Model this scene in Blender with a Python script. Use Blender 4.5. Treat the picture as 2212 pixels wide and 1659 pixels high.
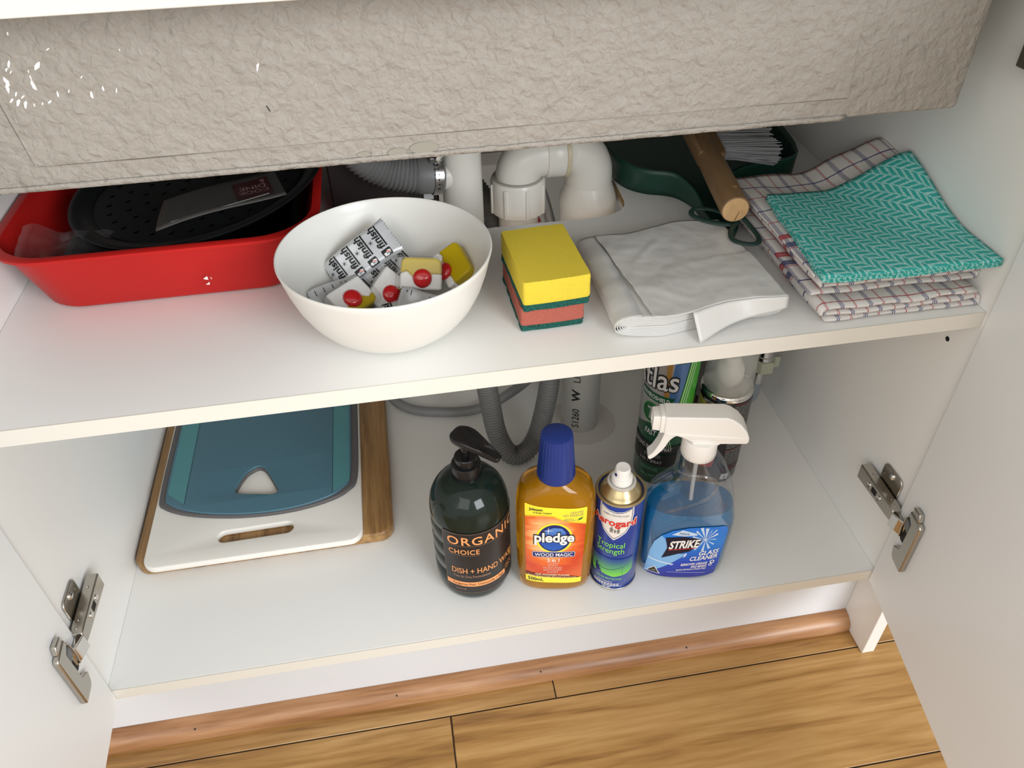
import bpy, bmesh, math, random
from mathutils import Vector, Matrix, Euler, noise
random.seed(7)
PI = math.pi
for o in list(bpy.data.objects): bpy.data.objects.remove(o)
S = bpy.context.scene
COL = S.collection
W = 0.868          # inner width of the cabinet
HS = 0.3645        # top of the middle shelf
FL = -0.155        # kitchen floor (the cabinet's bottom board is z = 0)

# ------------------------------------------------------------------ camera
cam_d = bpy.data.cameras.new('camera')
cam = bpy.data.objects.new('camera', cam_d); COL.objects.link(cam)
_p, _y, _r = 0.703488, 0.150504, 0.024677
_f = Vector((math.sin(_y)*math.cos(_p), math.cos(_y)*math.cos(_p), -math.sin(_p)))
_rt = Vector((math.cos(_y), -math.sin(_y), 0)); _dn = _f.cross(_rt)
_r2 = math.cos(_r)*_rt + math.sin(_r)*_dn; _d2 = -math.sin(_r)*_rt + math.cos(_r)*_dn
_m = Matrix((_r2, -_d2, -_f)).transposed().to_4x4()
_m.translation = Vector((0.365349, -0.489974, 0.775666))
cam.matrix_world = _m
cam_d.sensor_width = 36.0
cam_d.lens = 1699.84/2212*36.0
cam_d.clip_start = 0.01
S.camera = cam

# ------------------------------------------------------------------ world, lights, exposure
wd = bpy.data.worlds.new('world'); S.world = wd; wd.use_nodes = True
bg = wd.node_tree.nodes['Background']
bg.inputs[0].default_value = (1.0, 0.985, 0.96, 1); bg.inputs[1].default_value = 0.92
def area(name, loc, target, sx, sy, power, col):
    l = bpy.data.lights.new(name, 'AREA'); l.shape = 'RECTANGLE'; l.size = sx; l.size_y = sy
    l.energy = power; l.color = col
    o = bpy.data.objects.new(name, l); COL.objects.link(o); o.location = loc
    o.rotation_euler = (Vector(target)-Vector(loc)).to_track_quat('-Z', 'Y').to_euler()
    return o
area('window_light', (1.75, -2.3, 1.25), (0.35, 0.1, 0.2), 1.5, 1.3, 76, (0.92, 0.965, 1.0))
area('room_light', (-0.7, -2.0, 1.55), (0.5, 0.1, 0.3), 2.2, 1.6, 22, (1.0, 0.965, 0.92))
vs = S.view_settings
vs.view_transform = 'Standard'; vs.look = 'None'; vs.gamma = 1.0; vs.use_curve_mapping = False
vs.exposure = 0.0
cy = S.cycles     # light-path limits only: keeps the render quick
cy.max_bounces = 7; cy.diffuse_bounces = 4; cy.glossy_bounces = 3; cy.transmission_bounces = 6; cy.transparent_max_bounces = 10
cy.caustics_reflective = False; cy.caustics_refractive = False

# ------------------------------------------------------------------ helpers: materials
MATS = {}
def M(name, col, rough=0.5, metal=0.0, trans=0.0, ior=1.45, var=None, bump=None, sss=0.0, coat=0.0, alpha=None, spec=None):
    """var=(scale, amount) mottles the colour; bump=(scale, strength, distance)"""
    if name in MATS: return MATS[name]
    m = bpy.data.materials.new(name); m.use_nodes = True
    nt = m.node_tree; b = nt.nodes['Principled BSDF']
    b.inputs['Base Color'].default_value = (*col, 1); b.inputs['Roughness'].default_value = rough
    b.inputs['Metallic'].default_value = metal; b.inputs['Transmission Weight'].default_value = trans
    b.inputs['IOR'].default_value = ior; b.inputs['Coat Weight'].default_value = coat
    if spec is not None: b.inputs['Specular IOR Level'].default_value = spec
    if sss:
        b.inputs['Subsurface Weight'].default_value = sss
        b.inputs['Subsurface Radius'].default_value = (1, .8, .6); b.inputs['Subsurface Scale'].default_value = .004
    if alpha is not None: b.inputs['Alpha'].default_value = alpha
    tc = nt.nodes.new('ShaderNodeTexCoord')
    if var:
        n = nt.nodes.new('ShaderNodeTexNoise'); n.inputs['Scale'].default_value = var[0]; n.inputs['Detail'].default_value = 4
        nt.links.new(tc.outputs['Object'], n.inputs['Vector'])
        r = nt.nodes.new('ShaderNodeValToRGB')
        r.color_ramp.elements[0].position = .3; r.color_ramp.elements[1].position = .7
        r.color_ramp.elements[0].color = (*[c*(1-var[1]) for c in col], 1)
        r.color_ramp.elements[1].color = (*[min(1, c*(1+var[1])) for c in col], 1)
        nt.links.new(n.outputs['Fac'], r.inputs[0]); nt.links.new(r.outputs[0], b.inputs['Base Color'])
    if bump:
        n2 = nt.nodes.new('ShaderNodeTexNoise'); n2.inputs['Scale'].default_value = bump[0]; n2.inputs['Detail'].default_value = 3
        nt.links.new(tc.outputs['Object'], n2.inputs['Vector'])
        bp = nt.nodes.new('ShaderNodeBump'); bp.inputs['Strength'].default_value = bump[1]; bp.inputs['Distance'].default_value = bump[2]
        nt.links.new(n2.outputs['Fac'], bp.inputs['Height']); nt.links.new(bp.outputs[0], b.inputs['Normal'])
    MATS[name] = m
    return m

class NT:
    """tiny node-graph writer"""
    def __init__(s, name):
        s.m = bpy.data.materials.new(name); s.m.use_nodes = True; s.t = s.m.node_tree
        s.b = s.t.nodes['Principled BSDF']; MATS[name] = s.m
    def n(s, typ, **kw):
        x = s.t.nodes.new(typ)
        for k, v in kw.items(): setattr(x, k, v)
        return x
    def l(s, a, b): s.t.links.new(a, b)
    def math(s, op, a, b=None, c=None):
        x = s.n('ShaderNodeMath', operation=op)
        for i, v in enumerate((a, b, c)):
            if v is None: continue
            if isinstance(v, (int, float)): x.inputs[i].default_value = v
            else: s.l(v, x.inputs[i])
        return x.outputs[0]
    def mix(s, f, a, b):
        x = s.n('ShaderNodeMix', data_type='RGBA')
        for sock, v in ((x.inputs[0], f), (x.inputs[6], a), (x.inputs[7], b)):
            if isinstance(v, (int, float)): sock.default_value = v
            elif isinstance(v, tuple): sock.default_value = (*v, 1)
            else: s.l(v, sock)
        return x.outputs[2]
    def ramp(s, f, stops, interp='LINEAR'):
        x = s.n('ShaderNodeValToRGB'); cr = x.color_ramp; cr.interpolation = interp
        while len(cr.elements) < len(stops): cr.elements.new(.5)
        for e, (p, c) in zip(cr.elements, stops): e.position = p; e.color = (*c, 1)
        s.l(f, x.inputs[0]); return x.outputs[0]
    def noise(s, vec, scale, detail=4, dist=0.0):
        x = s.n('ShaderNodeTexNoise'); x.inputs['Scale'].default_value = scale; x.inputs['Detail'].default_value = detail
        x.inputs['Distortion'].default_value = dist
        if vec is not None: s.l(vec, x.inputs['Vector'])
        return x.outputs['Fac']
    def coord(s, which='Object'):
        return s.n('ShaderNodeTexCoord').outputs[which]
    def map(s, vec, scale=(1, 1, 1), loc=(0, 0, 0), rot=(0, 0, 0)):
        x = s.n('ShaderNodeMapping'); s.l(vec, x.inputs[0])
        x.inputs['Scale'].default_value = scale; x.inputs['Location'].default_value = loc; x.inputs['Rotation'].default_value = rot
        return x.outputs[0]
    def bump(s, h, strength, dist):
        x = s.n('ShaderNodeBump'); x.inputs['Strength'].default_value = strength; x.inputs['Distance'].default_value = dist
        s.l(h, x.inputs['Height']); s.l(x.outputs[0], s.b.inputs['Normal'])
    def color(s, c): s.l(c, s.b.inputs['Base Color'])
    def rough(s, v): s.b.inputs['Roughness'].default_value = v

def wood(name, stops, scale, rough=.4, stretch=(1, 9, 9), spots=0.0, offs=(0, 0, 0), dist=1.2):
    """grain runs along local X"""
    w = NT(name)
    v = w.map(w.coord(), scale=tuple(scale*s for s in stretch), loc=offs)
    f = w.noise(v, 1.0, 6, dist)
    v2 = w.map(w.coord(), scale=tuple(scale*s*6 for s in stretch), loc=offs)
    f2 = w.noise(v2, 1.0, 5, .6)
    mixf = w.math('ADD', w.math('MULTIPLY', f, .72), w.math('MULTIPLY', f2, .28))
    w.color(w.ramp(mixf, stops)); w.rough(rough)
    w.bump(f2, .05, .001)
    return w.m

def grad(name, stops, rough=.35, axis='Y'):
    """printed colour ramp along the label's own V (or U) direction"""
    w = NT(name); sp = w.n('ShaderNodeSeparateXYZ'); w.l(w.coord('UV'), sp.inputs[0])
    w.color(w.ramp(sp.outputs[axis], stops)); w.rough(rough)
    return w.m

# ------------------------------------------------------------------ helpers: objects
def tag(o, label=None, cat=None, group=None, kind=None):
    if label: o['label'] = label
    if cat: o['category'] = cat
    if group: o['group'] = group
    if kind: o['kind'] = kind
    return o
def thing(name, label, cat, loc=(0, 0, 0), rotz=0.0, group=None, rot=None):
    o = bpy.data.objects.new(name, None); COL.objects.link(o)
    o.location = loc; o.rotation_euler = rot if rot else (0, 0, rotz)
    o.empty_display_size = .02
    return tag(o, label, cat, group)

class G:
    def __init__(s): s.v = []; s.f = []; s.uv = None
    def add(s, v, f):
        n = len(s.v); s.v += [tuple(x) for x in v]; s.f += [tuple(i+n for i in q) for q in f]; return s
    def box(s, c, d, rot=None):
        v = []
        for sx in (-1, 1):
            for sy in (-1, 1):
                for sz in (-1, 1):
                    p = Vector((sx*d[0]/2, sy*d[1]/2, sz*d[2]/2))
                    if rot: p = Euler(rot).to_matrix() @ p
                    v.append(p+Vector(c))
        return s.add(v, [(0, 1, 3, 2), (4, 6, 7, 5), (0, 4, 5, 1), (2, 3, 7, 6), (0, 2, 6, 4), (1, 5, 7, 3)])
    def bb(s, x0, x1, y0, y1, z0, z1): return s.box(((x0+x1)/2, (y0+y1)/2, (z0+z1)/2), (x1-x0, y1-y0, z1-z0))
    def lathe(s, prof, n=40, c=(0, 0, 0), ribs=None, axis=None, cap0=True, cap1=True):
        """prof [(r,z)]; ribs=(i0,i1,count,depth) flutes those profile rows"""
        v = []; f = []
        for i, (r, z) in enumerate(prof):
            for k in range(n):
                rr = r
                if ribs and ribs[0] <= i <= ribs[1]: rr = r-ribs[3]*(k % 2)
                a = 2*PI*k/n; v.append(Vector((rr*math.cos(a), rr*math.sin(a), z)))
        m = len(prof)
        for i in range(m-1):
            for k in range(n):
                k2 = (k+1) % n; f.append((i*n+k, i*n+k2, (i+1)*n+k2, (i+1)*n+k))
        if cap0: f.append(tuple(reversed(range(n))))
        if cap1: f.append(tuple((m-1)*n+k for k in range(n)))
        if axis is not None:
            q = Vector((0, 0, 1)).rotation_difference(Vector(axis).normalized()).to_matrix(); v = [q @ p for p in v]
        return s.add([p+Vector(c) for p in v], f)
    def cyl(s, a, b, r, n=24, r2=None):
        a = Vector(a); b = Vector(b); L = (b-a).length
        return s.lathe([(r, 0), (r if r2 is None else r2, L)], n, a, axis=(b-a))
    def tube(s, pts, r, n=10, closed=False, rf=None, flat=1.0):
        pts = [Vector(p) for p in pts]; v = []; f = []; m = len(pts)
        T = []
        for i in range(m):
            a = pts[i-1] if (i > 0 or closed) else pts[0]; b = pts[(i+1) % m] if (i < m-1 or closed) else pts[-1]
            T.append((b-a).normalized())
        up = Vector((0, 0, 1)) if abs(T[0].z) < .9 else Vector((1, 0, 0))
        nrm = (up-T[0]*up.dot(T[0])).normalized()
        for i in range(m):
            nrm = (nrm-T[i]*nrm.dot(T[i])).normalized(); bn = T[i].cross(nrm)
            rr = rf(i, m) if rf else r
            for k in range(n):
                a = 2*PI*k/n; v.append(pts[i]+rr*(math.cos(a)*nrm*flat+math.sin(a)*bn))
        for i in range(m if closed else m-1):
            j = (i+1) % m
            for k in range(n):
                k2 = (k+1) % n; f.append((i*n+k, j*n+k, j*n+k2, i*n+k2))
        if not closed:
            f.append(tuple(range(n))); f.append(tuple(reversed(range((m-1)*n, m*n))))
        return s.add(v, f)
    def prism(s, outl, h0, h1, mat=None):
        """outline (x,y) extruded h0..h1; mat maps (x,y,h) to a point"""
        n = len(outl); fn = mat or (lambda x, y, h: (x, y, h))
        v = [fn(x, y, h0) for x, y in outl]+[fn(x, y, h1) for x, y in outl]
        f = [tuple(reversed(range(n))), tuple(range(n, 2*n))]+[(i, (i+1) % n, n+(i+1) % n, n+i) for i in range(n)]
        return s.add(v, f)
    def loft(s, rings, cap=True):
        n = len(rings[0]); v = [p for r in rings for p in r]; f = []
        for i in range(len(rings)-1):
            for k in range(n):
                k2 = (k+1) % n; f.append((i*n+k, i*n+k2, (i+1)*n+k2, (i+1)*n+k))
        if cap: f.append(tuple(reversed(range(n)))); f.append(tuple((len(rings)-1)*n+k for k in range(n)))
        return s.add(v, f)
    def grid(s, fn, nu, nv, uvf=None):
        base = len(s.v)
        v = [fn(i/nu, j/nv) for j in range(nv+1) for i in range(nu+1)]
        f = [(j*(nu+1)+i, j*(nu+1)+i+1, (j+1)*(nu+1)+i+1, (j+1)*(nu+1)+i) for j in range(nv) for i in range(nu)]
        s.add(v, f)
        if uvf:
            s.uv = (s.uv or [])+[uvf(i/nu, j/nv) for j in range(nv+1) for i in range(nu+1)]
        return s

def mesh_obj(name, me, mat, parent=None, smooth=40, bevel=0.0, seg=2, loc=None, rot=None, solid=0.0, sub=0, offs=0.0):
    o = bpy.data.objects.new(name, me); COL.objects.link(o)
    me.materials.clear(); me.materials.append(mat)
    if smooth:
        me.polygons.foreach_set('use_smooth', [True]*len(me.polygons)); me.set_sharp_from_angle(angle=math.radians(smooth))
    if parent: o.parent = parent
    if loc: o.location = loc
    if rot: o.rotation_euler = rot
    if solid:
        md = o.modifiers.new('solid', 'SOLIDIFY'); md.thickness = solid; md.offset = offs
    if sub:
        md = o.modifiers.new('sub', 'SUBSURF'); md.levels = sub; md.render_levels = sub
    if bevel:
        md = o.modifiers.new('bevel', 'BEVEL'); md.width = bevel; md.segments = seg; md.limit_method = 'ANGLE'; md.angle_limit = math.radians(40)
        md.harden_normals = False
    return o
def build(name, g, mat, parent=None, fix=True, **kw):
    me = bpy.data.meshes.new(name); me.from_pydata(g.v, [], g.f)
    if g.uv:
        ul = me.uv_layers.new(name='UVMap')
        for lp in me.loops: ul.data[lp.index].uv = g.uv[lp.vertex_index]
    if fix:
        bm = bmesh.new(); bm.from_mesh(me); bmesh.ops.recalc_face_normals(bm, faces=bm.faces); bm.to_mesh(me); bm.free()
    me.update()
    return mesh_obj(name, me, mat, parent, **kw)

def rrect(x0, x1, y0, y1, r, n=6):
    p = []
    for cx, cy, a0 in ((x1-r, y1-r, 0), (x0+r, y1-r, PI/2), (x0+r, y0+r, PI), (x1-r, y0+r, 1.5*PI)):
        for k in range(n+1):
            a = a0+PI/2*k/n; p.append((cx+r*math.cos(a), cy+r*math.sin(a)))
    return p
def circ(cx, cy, rx, ry=None, n=32, rot=0.0):
    ry = rx if ry is None else ry
    return [(cx+rx*math.cos(2*PI*k/n)*math.cos(rot)-ry*math.sin(2*PI*k/n)*math.sin(rot),
             cy+rx*math.cos(2*PI*k/n)*math.sin(rot)+ry*math.sin(2*PI*k/n)*math.cos(rot)) for k in range(n)]
def smooth_path(pts, n=8):
    """Catmull-Rom"""
    P_ = [Vector(p) for p in pts]; out = []
    for i in range(len(P_)-1):
        p0 = P_[max(i-1, 0)]; p1 = P_[i]; p2 = P_[i+1]; p3 = P_[min(i+2, len(P_)-1)]
        for k in range(n):
            t = k/n
            out.append(.5*((2*p1)+(p2-p0)*t+(2*p0-5*p1+4*p2-p3)*t*t+(3*p1-p0-3*p2+p3)*t**3))
    out.append(P_[-1]); return out
def plate(name, outer, holes, z0, z1, mat, parent, bevel=0.0, loc=(0, 0, 0), rot=None):
    """flat board with real holes, from a filled 2D curve"""
    cu = bpy.data.curves.new(name, 'CURVE'); cu.dimensions = '2D'; cu.fill_mode = 'BOTH'
    for ring in [outer]+holes:
        sp = cu.splines.new('POLY'); sp.points.add(len(ring)-1); sp.use_cyclic_u = True
        for p, (x, y) in zip(sp.points, ring): p.co = (x, y, 0, 1)
    cu.extrude = (z1-z0)/2-bevel; cu.bevel_depth = bevel; cu.bevel_resolution = 2; cu.offset = -bevel
    tmp = bpy.data.objects.new('tmp', cu); me = bpy.data.meshes.new_from_object(tmp)
    bpy.data.objects.remove(tmp); bpy.data.curves.remove(cu)
    bm = bmesh.new(); bm.from_mesh(me)
    bmesh.ops.remove_doubles(bm, verts=bm.verts, dist=1e-6); bmesh.ops.recalc_face_normals(bm, faces=bm.faces)
    for v in bm.verts: v.co.z += (z0+z1)/2
    bm.to_mesh(me); bm.free(); me.name = name
    return mesh_obj(name, me, mat, parent, smooth=35, loc=loc, rot=rot)

# --- flat print: 2D shapes and lettering mapped onto a surface
_tc = {}
def raw_text(body, bold=0.0, shear=0.0, space=1.0):
    key = (body, bold, shear, space)
    if key in _tc: return _tc[key]
    cu = bpy.data.curves.new('t', 'FONT'); cu.body = body; cu.size = 1.0; cu.offset = bold; cu.shear = shear
    cu.space_character = space; cu.resolution_u = 3; cu.fill_mode = 'FRONT'
    tmp = bpy.data.objects.new('tmp', cu); me = bpy.data.meshes.new_from_object(tmp)
    v = [(p.co.x, p.co.y) for p in me.vertices]; f = [tuple(p.vertices) for p in me.polygons]
    bpy.data.objects.remove(tmp); bpy.data.curves.remove(cu); bpy.data.meshes.remove(me)
    _tc[key] = (v, f); return v, f
CAP = max(y for _, y in raw_text('H')[0])
def T(body, x0, x1, y, h, bold=0.0, shear=0.0, space=1.0, rise=0.0, rot180=False, ref=None):
    """lettering filling x0..x1 with capital height h on baseline y; rise = slope of the baseline"""
    v, f = raw_text(body, bold, shear, space); rv = raw_text(body, 0.0, shear, space)[0]
    a = min(p[0] for p in rv); b = max(p[0] for p in rv); sx = (x1-x0)/(b-a); sy = h/CAP
    out = [(x0+(p[0]-a)*sx, y+p[1]*sy+rise*(p[0]-a)*sx) for p in v]
    if rot180: cx = (x0+x1)/2; cy = y+h/2; out = [(2*cx-p[0], 2*cy-p[1]) for p in out]
    return out, f
def poly(pts): return list(pts), [tuple(range(len(pts)))]
def bar(x0, x1, y0, y1): return poly([(x0, y0), (x1, y0), (x1, y1), (x0, y1)])
def ring(outer, inner):
    n = len(outer); return list(outer)+list(inner), [(i, (i+1) % n, n+(i+1) % n, n+i) for i in range(n)]
def decal(name, shapes, fmap, h, mat, parent, du=0.003, dv=None, kind=None):
    if len(shapes) > 1 and not kind:      # every line or mark is a piece of its own
        return [decal(name, [q], fmap, h, mat, parent, du, dv) for q in shapes][0]
    vs_, fs_ = [], []
    for v, f in shapes:
        n = len(vs_); vs_ += v; fs_ += [tuple(i+n for i in q) for q in f]
    bm = bmesh.new(); bv = [bm.verts.new((x, y, 0)) for x, y in vs_]
    for q in fs_:
        try: bm.faces.new([bv[i] for i in q])
        except ValueError: pass
    us = [p[0] for p in vs_]; ys = [p[1] for p in vs_]; u0, u1, v0, v1 = min(us), max(us), min(ys), max(ys)
    for ax, a, b, d in ((0, u0, u1, du), (1, v0, v1, dv)):
        if not d: continue
        for k in range(1, int((b-a)/d)+1):
            co = [0, 0, 0]; co[ax] = a+k*d; no = [0, 0, 0]; no[ax] = 1
            bmesh.ops.bisect_plane(bm, geom=bm.verts[:]+bm.edges[:]+bm.faces[:], plane_co=co, plane_no=no)
    bmesh.ops.triangulate(bm, faces=[f for f in bm.faces if len(f.verts) > 4])
    ul = bm.loops.layers.uv.new('UVMap')
    for f in bm.faces:
        f.normal_update()
        if f.normal.z < 0: f.normal_flip()
        for lp in f.loops:
            c = lp.vert.co; lp[ul].uv = ((c.x-u0)/max(u1-u0, 1e-9), (c.y-v0)/max(v1-v0, 1e-9))
    for v in bm.verts: v.co = Vector(fmap(v.co.x, v.co.y, h))
    me = bpy.data.meshes.new(name); bm.to_mesh(me); bm.free()
    o = mesh_obj(name, me, mat, parent, smooth=60)
    if kind: o['kind'] = kind
    return o
def cylmap(R, a0=0.0, z0=0.0):
    return lambda u, v, h: ((R+h)*math.sin(a0+u/R), -(R+h)*math.cos(a0+u/R), z0+v)
def N(x, y, z, s): return noise.noise(Vector((x*s, y*s, z*s)))

# ------------------------------------------------------------------ materials
LAM = M('white_laminate', (.835, .83, .805), .42, bump=(900, .04, .0005))
EDGE = M('white_edge_band', (.70, .675, .61), .38)
DOORM = M('white_door_laminate', (.84, .855, .855), .36, bump=(700, .04, .0005))
METAL = M('nickel', (.50, .47, .42), .26, 1.0)
CHROME = M('chrome', (.75, .74, .72), .08, 1.0)
BLACK = M('black_void', (.004, .004, .004), .6)
STEEL = M('steel', (.55, .55, .55), .25, 1.0)
WHITEP = M('white_plastic', (.86, .84, .80), .32)
GREYP = M('grey_plastic', (.16, .165, .165), .5)
WHITE = M('print_white', (.85, .84, .82), .4)
PBLACK = M('print_black', (.012, .012, .014), .4)

# ------------------------------------------------------------------ structure: floor of planks
flo = build('floor', G().bb(-1.2, 2.2, -3.2, .60, FL-.02, FL-.0015), M('floor_joint', (.035, .02, .01), .8)); flo['kind'] = 'structure'
PW = [((.17, .075, .018), (.33, .175, .052), (.47, .28, .105), (0, 0, 0)), ((.18, .08, .02), (.35, .185, .055), (.46, .27, .10), (3.1, .7, 0)),
      ((.15, .065, .015), (.31, .16, .045), (.46, .26, .095), (7.7, 2.9, 0))]
PWM = [wood('floor_oak_%d' % i, [(.34, a), (.48, b), (.64, c)], 2.2, .33, (1, 15, 15), offs=o, dist=1.1) for i, (a, b, c, o) in enumerate(PW)]
rows = [(-.0092, .14, (-1.2, .4842, 1.70, 2.2)), (-.1515, -.0108, (-1.2, .3522, 1.57, 2.2)), (-.294, -.1531, (-1.2, -.1, 1.12, 2.2)),
        (-.437, -.2956, (-1.2, .62, 1.84, 2.2)), (-.580, -.4386, (-1.2, .15, 1.36, 2.2)), (-.723, -.5816, (-1.2, .75, 2.2)),
        (-.866, -.7246, (-1.2, .3, 1.5, 2.2)), (-1.009, -.8676, (-1.2, -.2, 1.0, 2.2)), (-3.2, -1.0106, (-1.2, 2.2))]
pi_ = 0
for y0, y1, xs in rows:
    for a, b in zip(xs[:-1], xs[1:]):
        build('plank', G().bb(a+.0008, b-.0008, y0, y1, FL-.0015, FL), PWM[pi_ % 3], flo, bevel=.0006, seg=1); pi_ += 1

# ------------------------------------------------------------------ the sink cabinet
cab = thing('sink_cabinet', 'white laminate sink cabinet with both doors swung open and one shelf', 'cabinet', (0, 0, FL))
ZB = -FL
def cbox(name, x0, x1, y0, y1, z0, z1, mat=LAM, parent=cab, bevel=.0008, dz=ZB):
    return build(name, G().bb(x0, x1, y0, y1, z0+dz, z1+dz), mat, parent, bevel=bevel)
TOPZ = .70
cbox('side_panel', -.016, 0, 0, .56, -.016, TOPZ); cbox('side_panel', W, W+.016, 0, .56, -.016, TOPZ)
cbox('bottom_panel', 0, W, .0006, .56, -.016, 0)
cbox('edge_band', 0, W, -.0005, .0006, -.016, 0, EDGE, bevel=0)
cbox('back_panel', 0, W, .55, .556, 0, TOPZ)
cbox('front_rail', 0, W, -.001, .016, .6565, TOPZ, EDGE)
cbox('kickboard', -.35, .884, .034, .050, FL+.0003, -.016, M('kick_white', (.66, .675, .70), .22))
cbox('end_panel', .884, .901, -.020, .56, FL+.0003, TOPZ, M('end_panel_white', (.74, .72, .685), .3), bevel=.001)
lg = build('leg', G().lathe([(.017, .0003), (.0175, .004), (.014, .012), (.012, .10)], 20, (.930, .030, 0)), M('grey_leg_plastic', (.42, .42, .45), .5), cab)
lg['label'] = 'grey plastic levelling leg'
# the shelf, cut out for the pipes
hole = [(.398, .43), (.398, .2445)]+[(.398+(.575-.398)*k/24, .2445+.0006*math.sin(k*2.3)) for k in range(1, 25)] + \
       [(.590, .2475), (.602, .2545), (.609, .264), (.613, .278), (.614, .30), (.614, .43)]
plate('shelf', [(0.0005, .0085), (W-.0005, .0085), (W-.0005, .549), (.0005, .549)], [hole], HS-.016+ZB, HS+ZB, LAM, cab)
cbox('shelf_edge_band', .0005, W-.0005, .0072, .0085, HS-.016, HS, EDGE, bevel=0)
build('chipped_edge', G().tube([(.609, .262, HS-.004+ZB), (.6132, .275, HS-.005+ZB), (.6142, .30, HS-.005+ZB), (.614, .33, HS-.005+ZB)], .003, 6),
      M('raw_chipboard', (.36, .24, .12), .9, bump=(900, .8, .002), var=(300, .4)), cab)
for x, y, z in ((W, .0365, .3134), (0, .0365, .3134)):
    build('pin_hole', G().lathe([(.0026, -.0004), (.0026, .0004)], 14, (x, y, z+ZB), axis=(1, 0, 0)), BLACK, cab)
# doors: inner faces seen; the hinge edge turns on the side panel
def door(name, hx, hy, ang, mirror):
    d = bpy.data.objects.new(name, bpy.data.meshes.new(name)); bpy.data.objects.remove(d)
    g = G(); s = -1 if mirror else 1
    g.bb(min(0, -s*.017), max(0, -s*.017), -.428, 0, -.0165, TOPZ-.01)
    o = build(name, g, DOORM, cab, bevel=.001, loc=(hx, hy, ZB), rot=(0, 0, ang)); return o
dl = door('door', .0055, -.001, math.radians(3.0), False)
dr = door('door', .8635, -.001, math.radians(-9.4), True)
def hinge(zc, right, dang, hx):
    """metal concealed hinge; built for the left side and mirrored for the right"""
    mx = (lambda p: (W-p[0], p[1], p[2])) if right else (lambda p: p)
    h = bpy.data.objects.new('hinge', None); COL.objects.link(h); h.parent = cab; h.location = (0, 0, zc+ZB)
    h['label'] = 'nickel concealed hinge'
    def hb(name, g, m=METAL, bevel=.0008, **kw):
        g.v = [mx(p) for p in g.v]; return build(name, g, m, h, bevel=bevel, **kw)
    # mounting plate with two wings, screws
    hb('mounting_plate', G().prism(rrect(.012, .047, -.026, .028, .007, 4), 0, .0022, lambda x, y, z: (z+.0004, x, y+.004)))
    for z in (.0245, -.018):
        hb('screw', G().lathe([(.0042, 0), (.0042, .0012), (.003, .0024), (.0008, .0028)], 16, (.0025, .030, z), axis=(1, 0, 0)), CHROME, 0)
    # arm: long U-shaped channel
    arm = [(.066, -.010), (.066, .010), (.004, .0085), (-.004, .0075), (-.004, -.0075), (.004, -.0085)]
    hb('hinge_arm', G().prism(arm, .0035, .0155, lambda x, y, z: (z, x, y)), bevel=.0013, seg=2)
    for y in (.043, .022):
        hb('adjusting_screw', G().lathe([(.0030, 0), (.0030, .0010), (.0012, .0004)], 16, (.0153, y, 0), axis=(1, 0, 0)), CHROME, 0)
    hb('slot', G().bb(.0145, .0158, .028, .037, -.0035, .0035), BLACK, 0)
    for y, z in ((.050, .0098), (.012, .009), (.003, .008)):
        hb('rivet', G().lathe([(.0018, 0), (.0016, .0008)], 12, (.008, y, z), axis=(0, 0, 1)), METAL, 0)
    # two folding links to the cup
    hb('link', G().prism([(.0145, -.003), (.0160, -.004), (.0125, -.017), (.0085, -.025), (.0070, -.0235), (.0105, -.0155)], -.0095, .0095,
                         lambda x, y, z: (x, y, z-.004)), CHROME, .0006)
    hb('link', G().prism([(.0050, -.002), (.0070, -.003), (.0090, -.014), (.0095, -.026), (.0075, -.026), (.0065, -.014)], -.006, .006,
                         lambda x, y, z: (x, y, z-.004)), METAL, .0005)
    # cup plate on the door
    pl = [(-.050, .022), (-.047, .0245), (-.026, .0245), (-.0255, .017), (-.034, .012), (-.034, -.028), (-.0255, -.033), (-.0225, -.036),
          (-.0265, -.047), (-.030, -.050), (-.048, -.050), (-.050, -.048)]
    ca, sa = math.cos(dang), math.sin(dang)
    def dm(x, y, z):   # door-plane placement: x = distance out of the door face
        q = (hx+ca*x-sa*y, sa*x+ca*y); return (q[0], q[1], z)
    hb('hinge_cup', G().prism([(y, z+.008) for y, z in pl], .0005, .0062, lambda y, z, t: dm(t, y, z)), bevel=.0016, seg=2)
    hb('cup_clip', G().prism([(y, z+.008) for y, z in [(-.044, .0255), (-.030, .0255), (-.027, .032), (-.040, .034)]], .0005, .0058, lambda y, z, t: dm(t, y, z)), bevel=.001)
    hb('cup_recess', G().prism([(y, z+.004) for y, z in rrect(-.0335, -.019, -.021, .014, .006, 4)], .0002, .0018, lambda y, z, t: dm(t, y, z)), BLACK, 0)
    hb('cup_insert', G().prism([(y, z+.004) for y, z in [(-.033, -.002), (-.022, 0), (-.020, .012), (-.030, .010)]], .0005, .0040, lambda y, z, t: dm(t, y, z)), GREYP, .0005)
    hb('cup_wall', G().prism([(y, z+.004) for y, z in [(-.0235, .016), (-.0205, .012), (-.0195, -.004), (-.0215, -.018), (-.0235, -.016), (-.0215, -.004), (-.0225, .011)]], .0005, .0050, lambda y, z, t: dm(t, y, z)), METAL, .0005)
    return h
for zc in (.104, .570):
    hinge(zc, False, math.radians(3.0), .0055)
    hinge(zc, True, math.radians(9.4), W-.8635)

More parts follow.
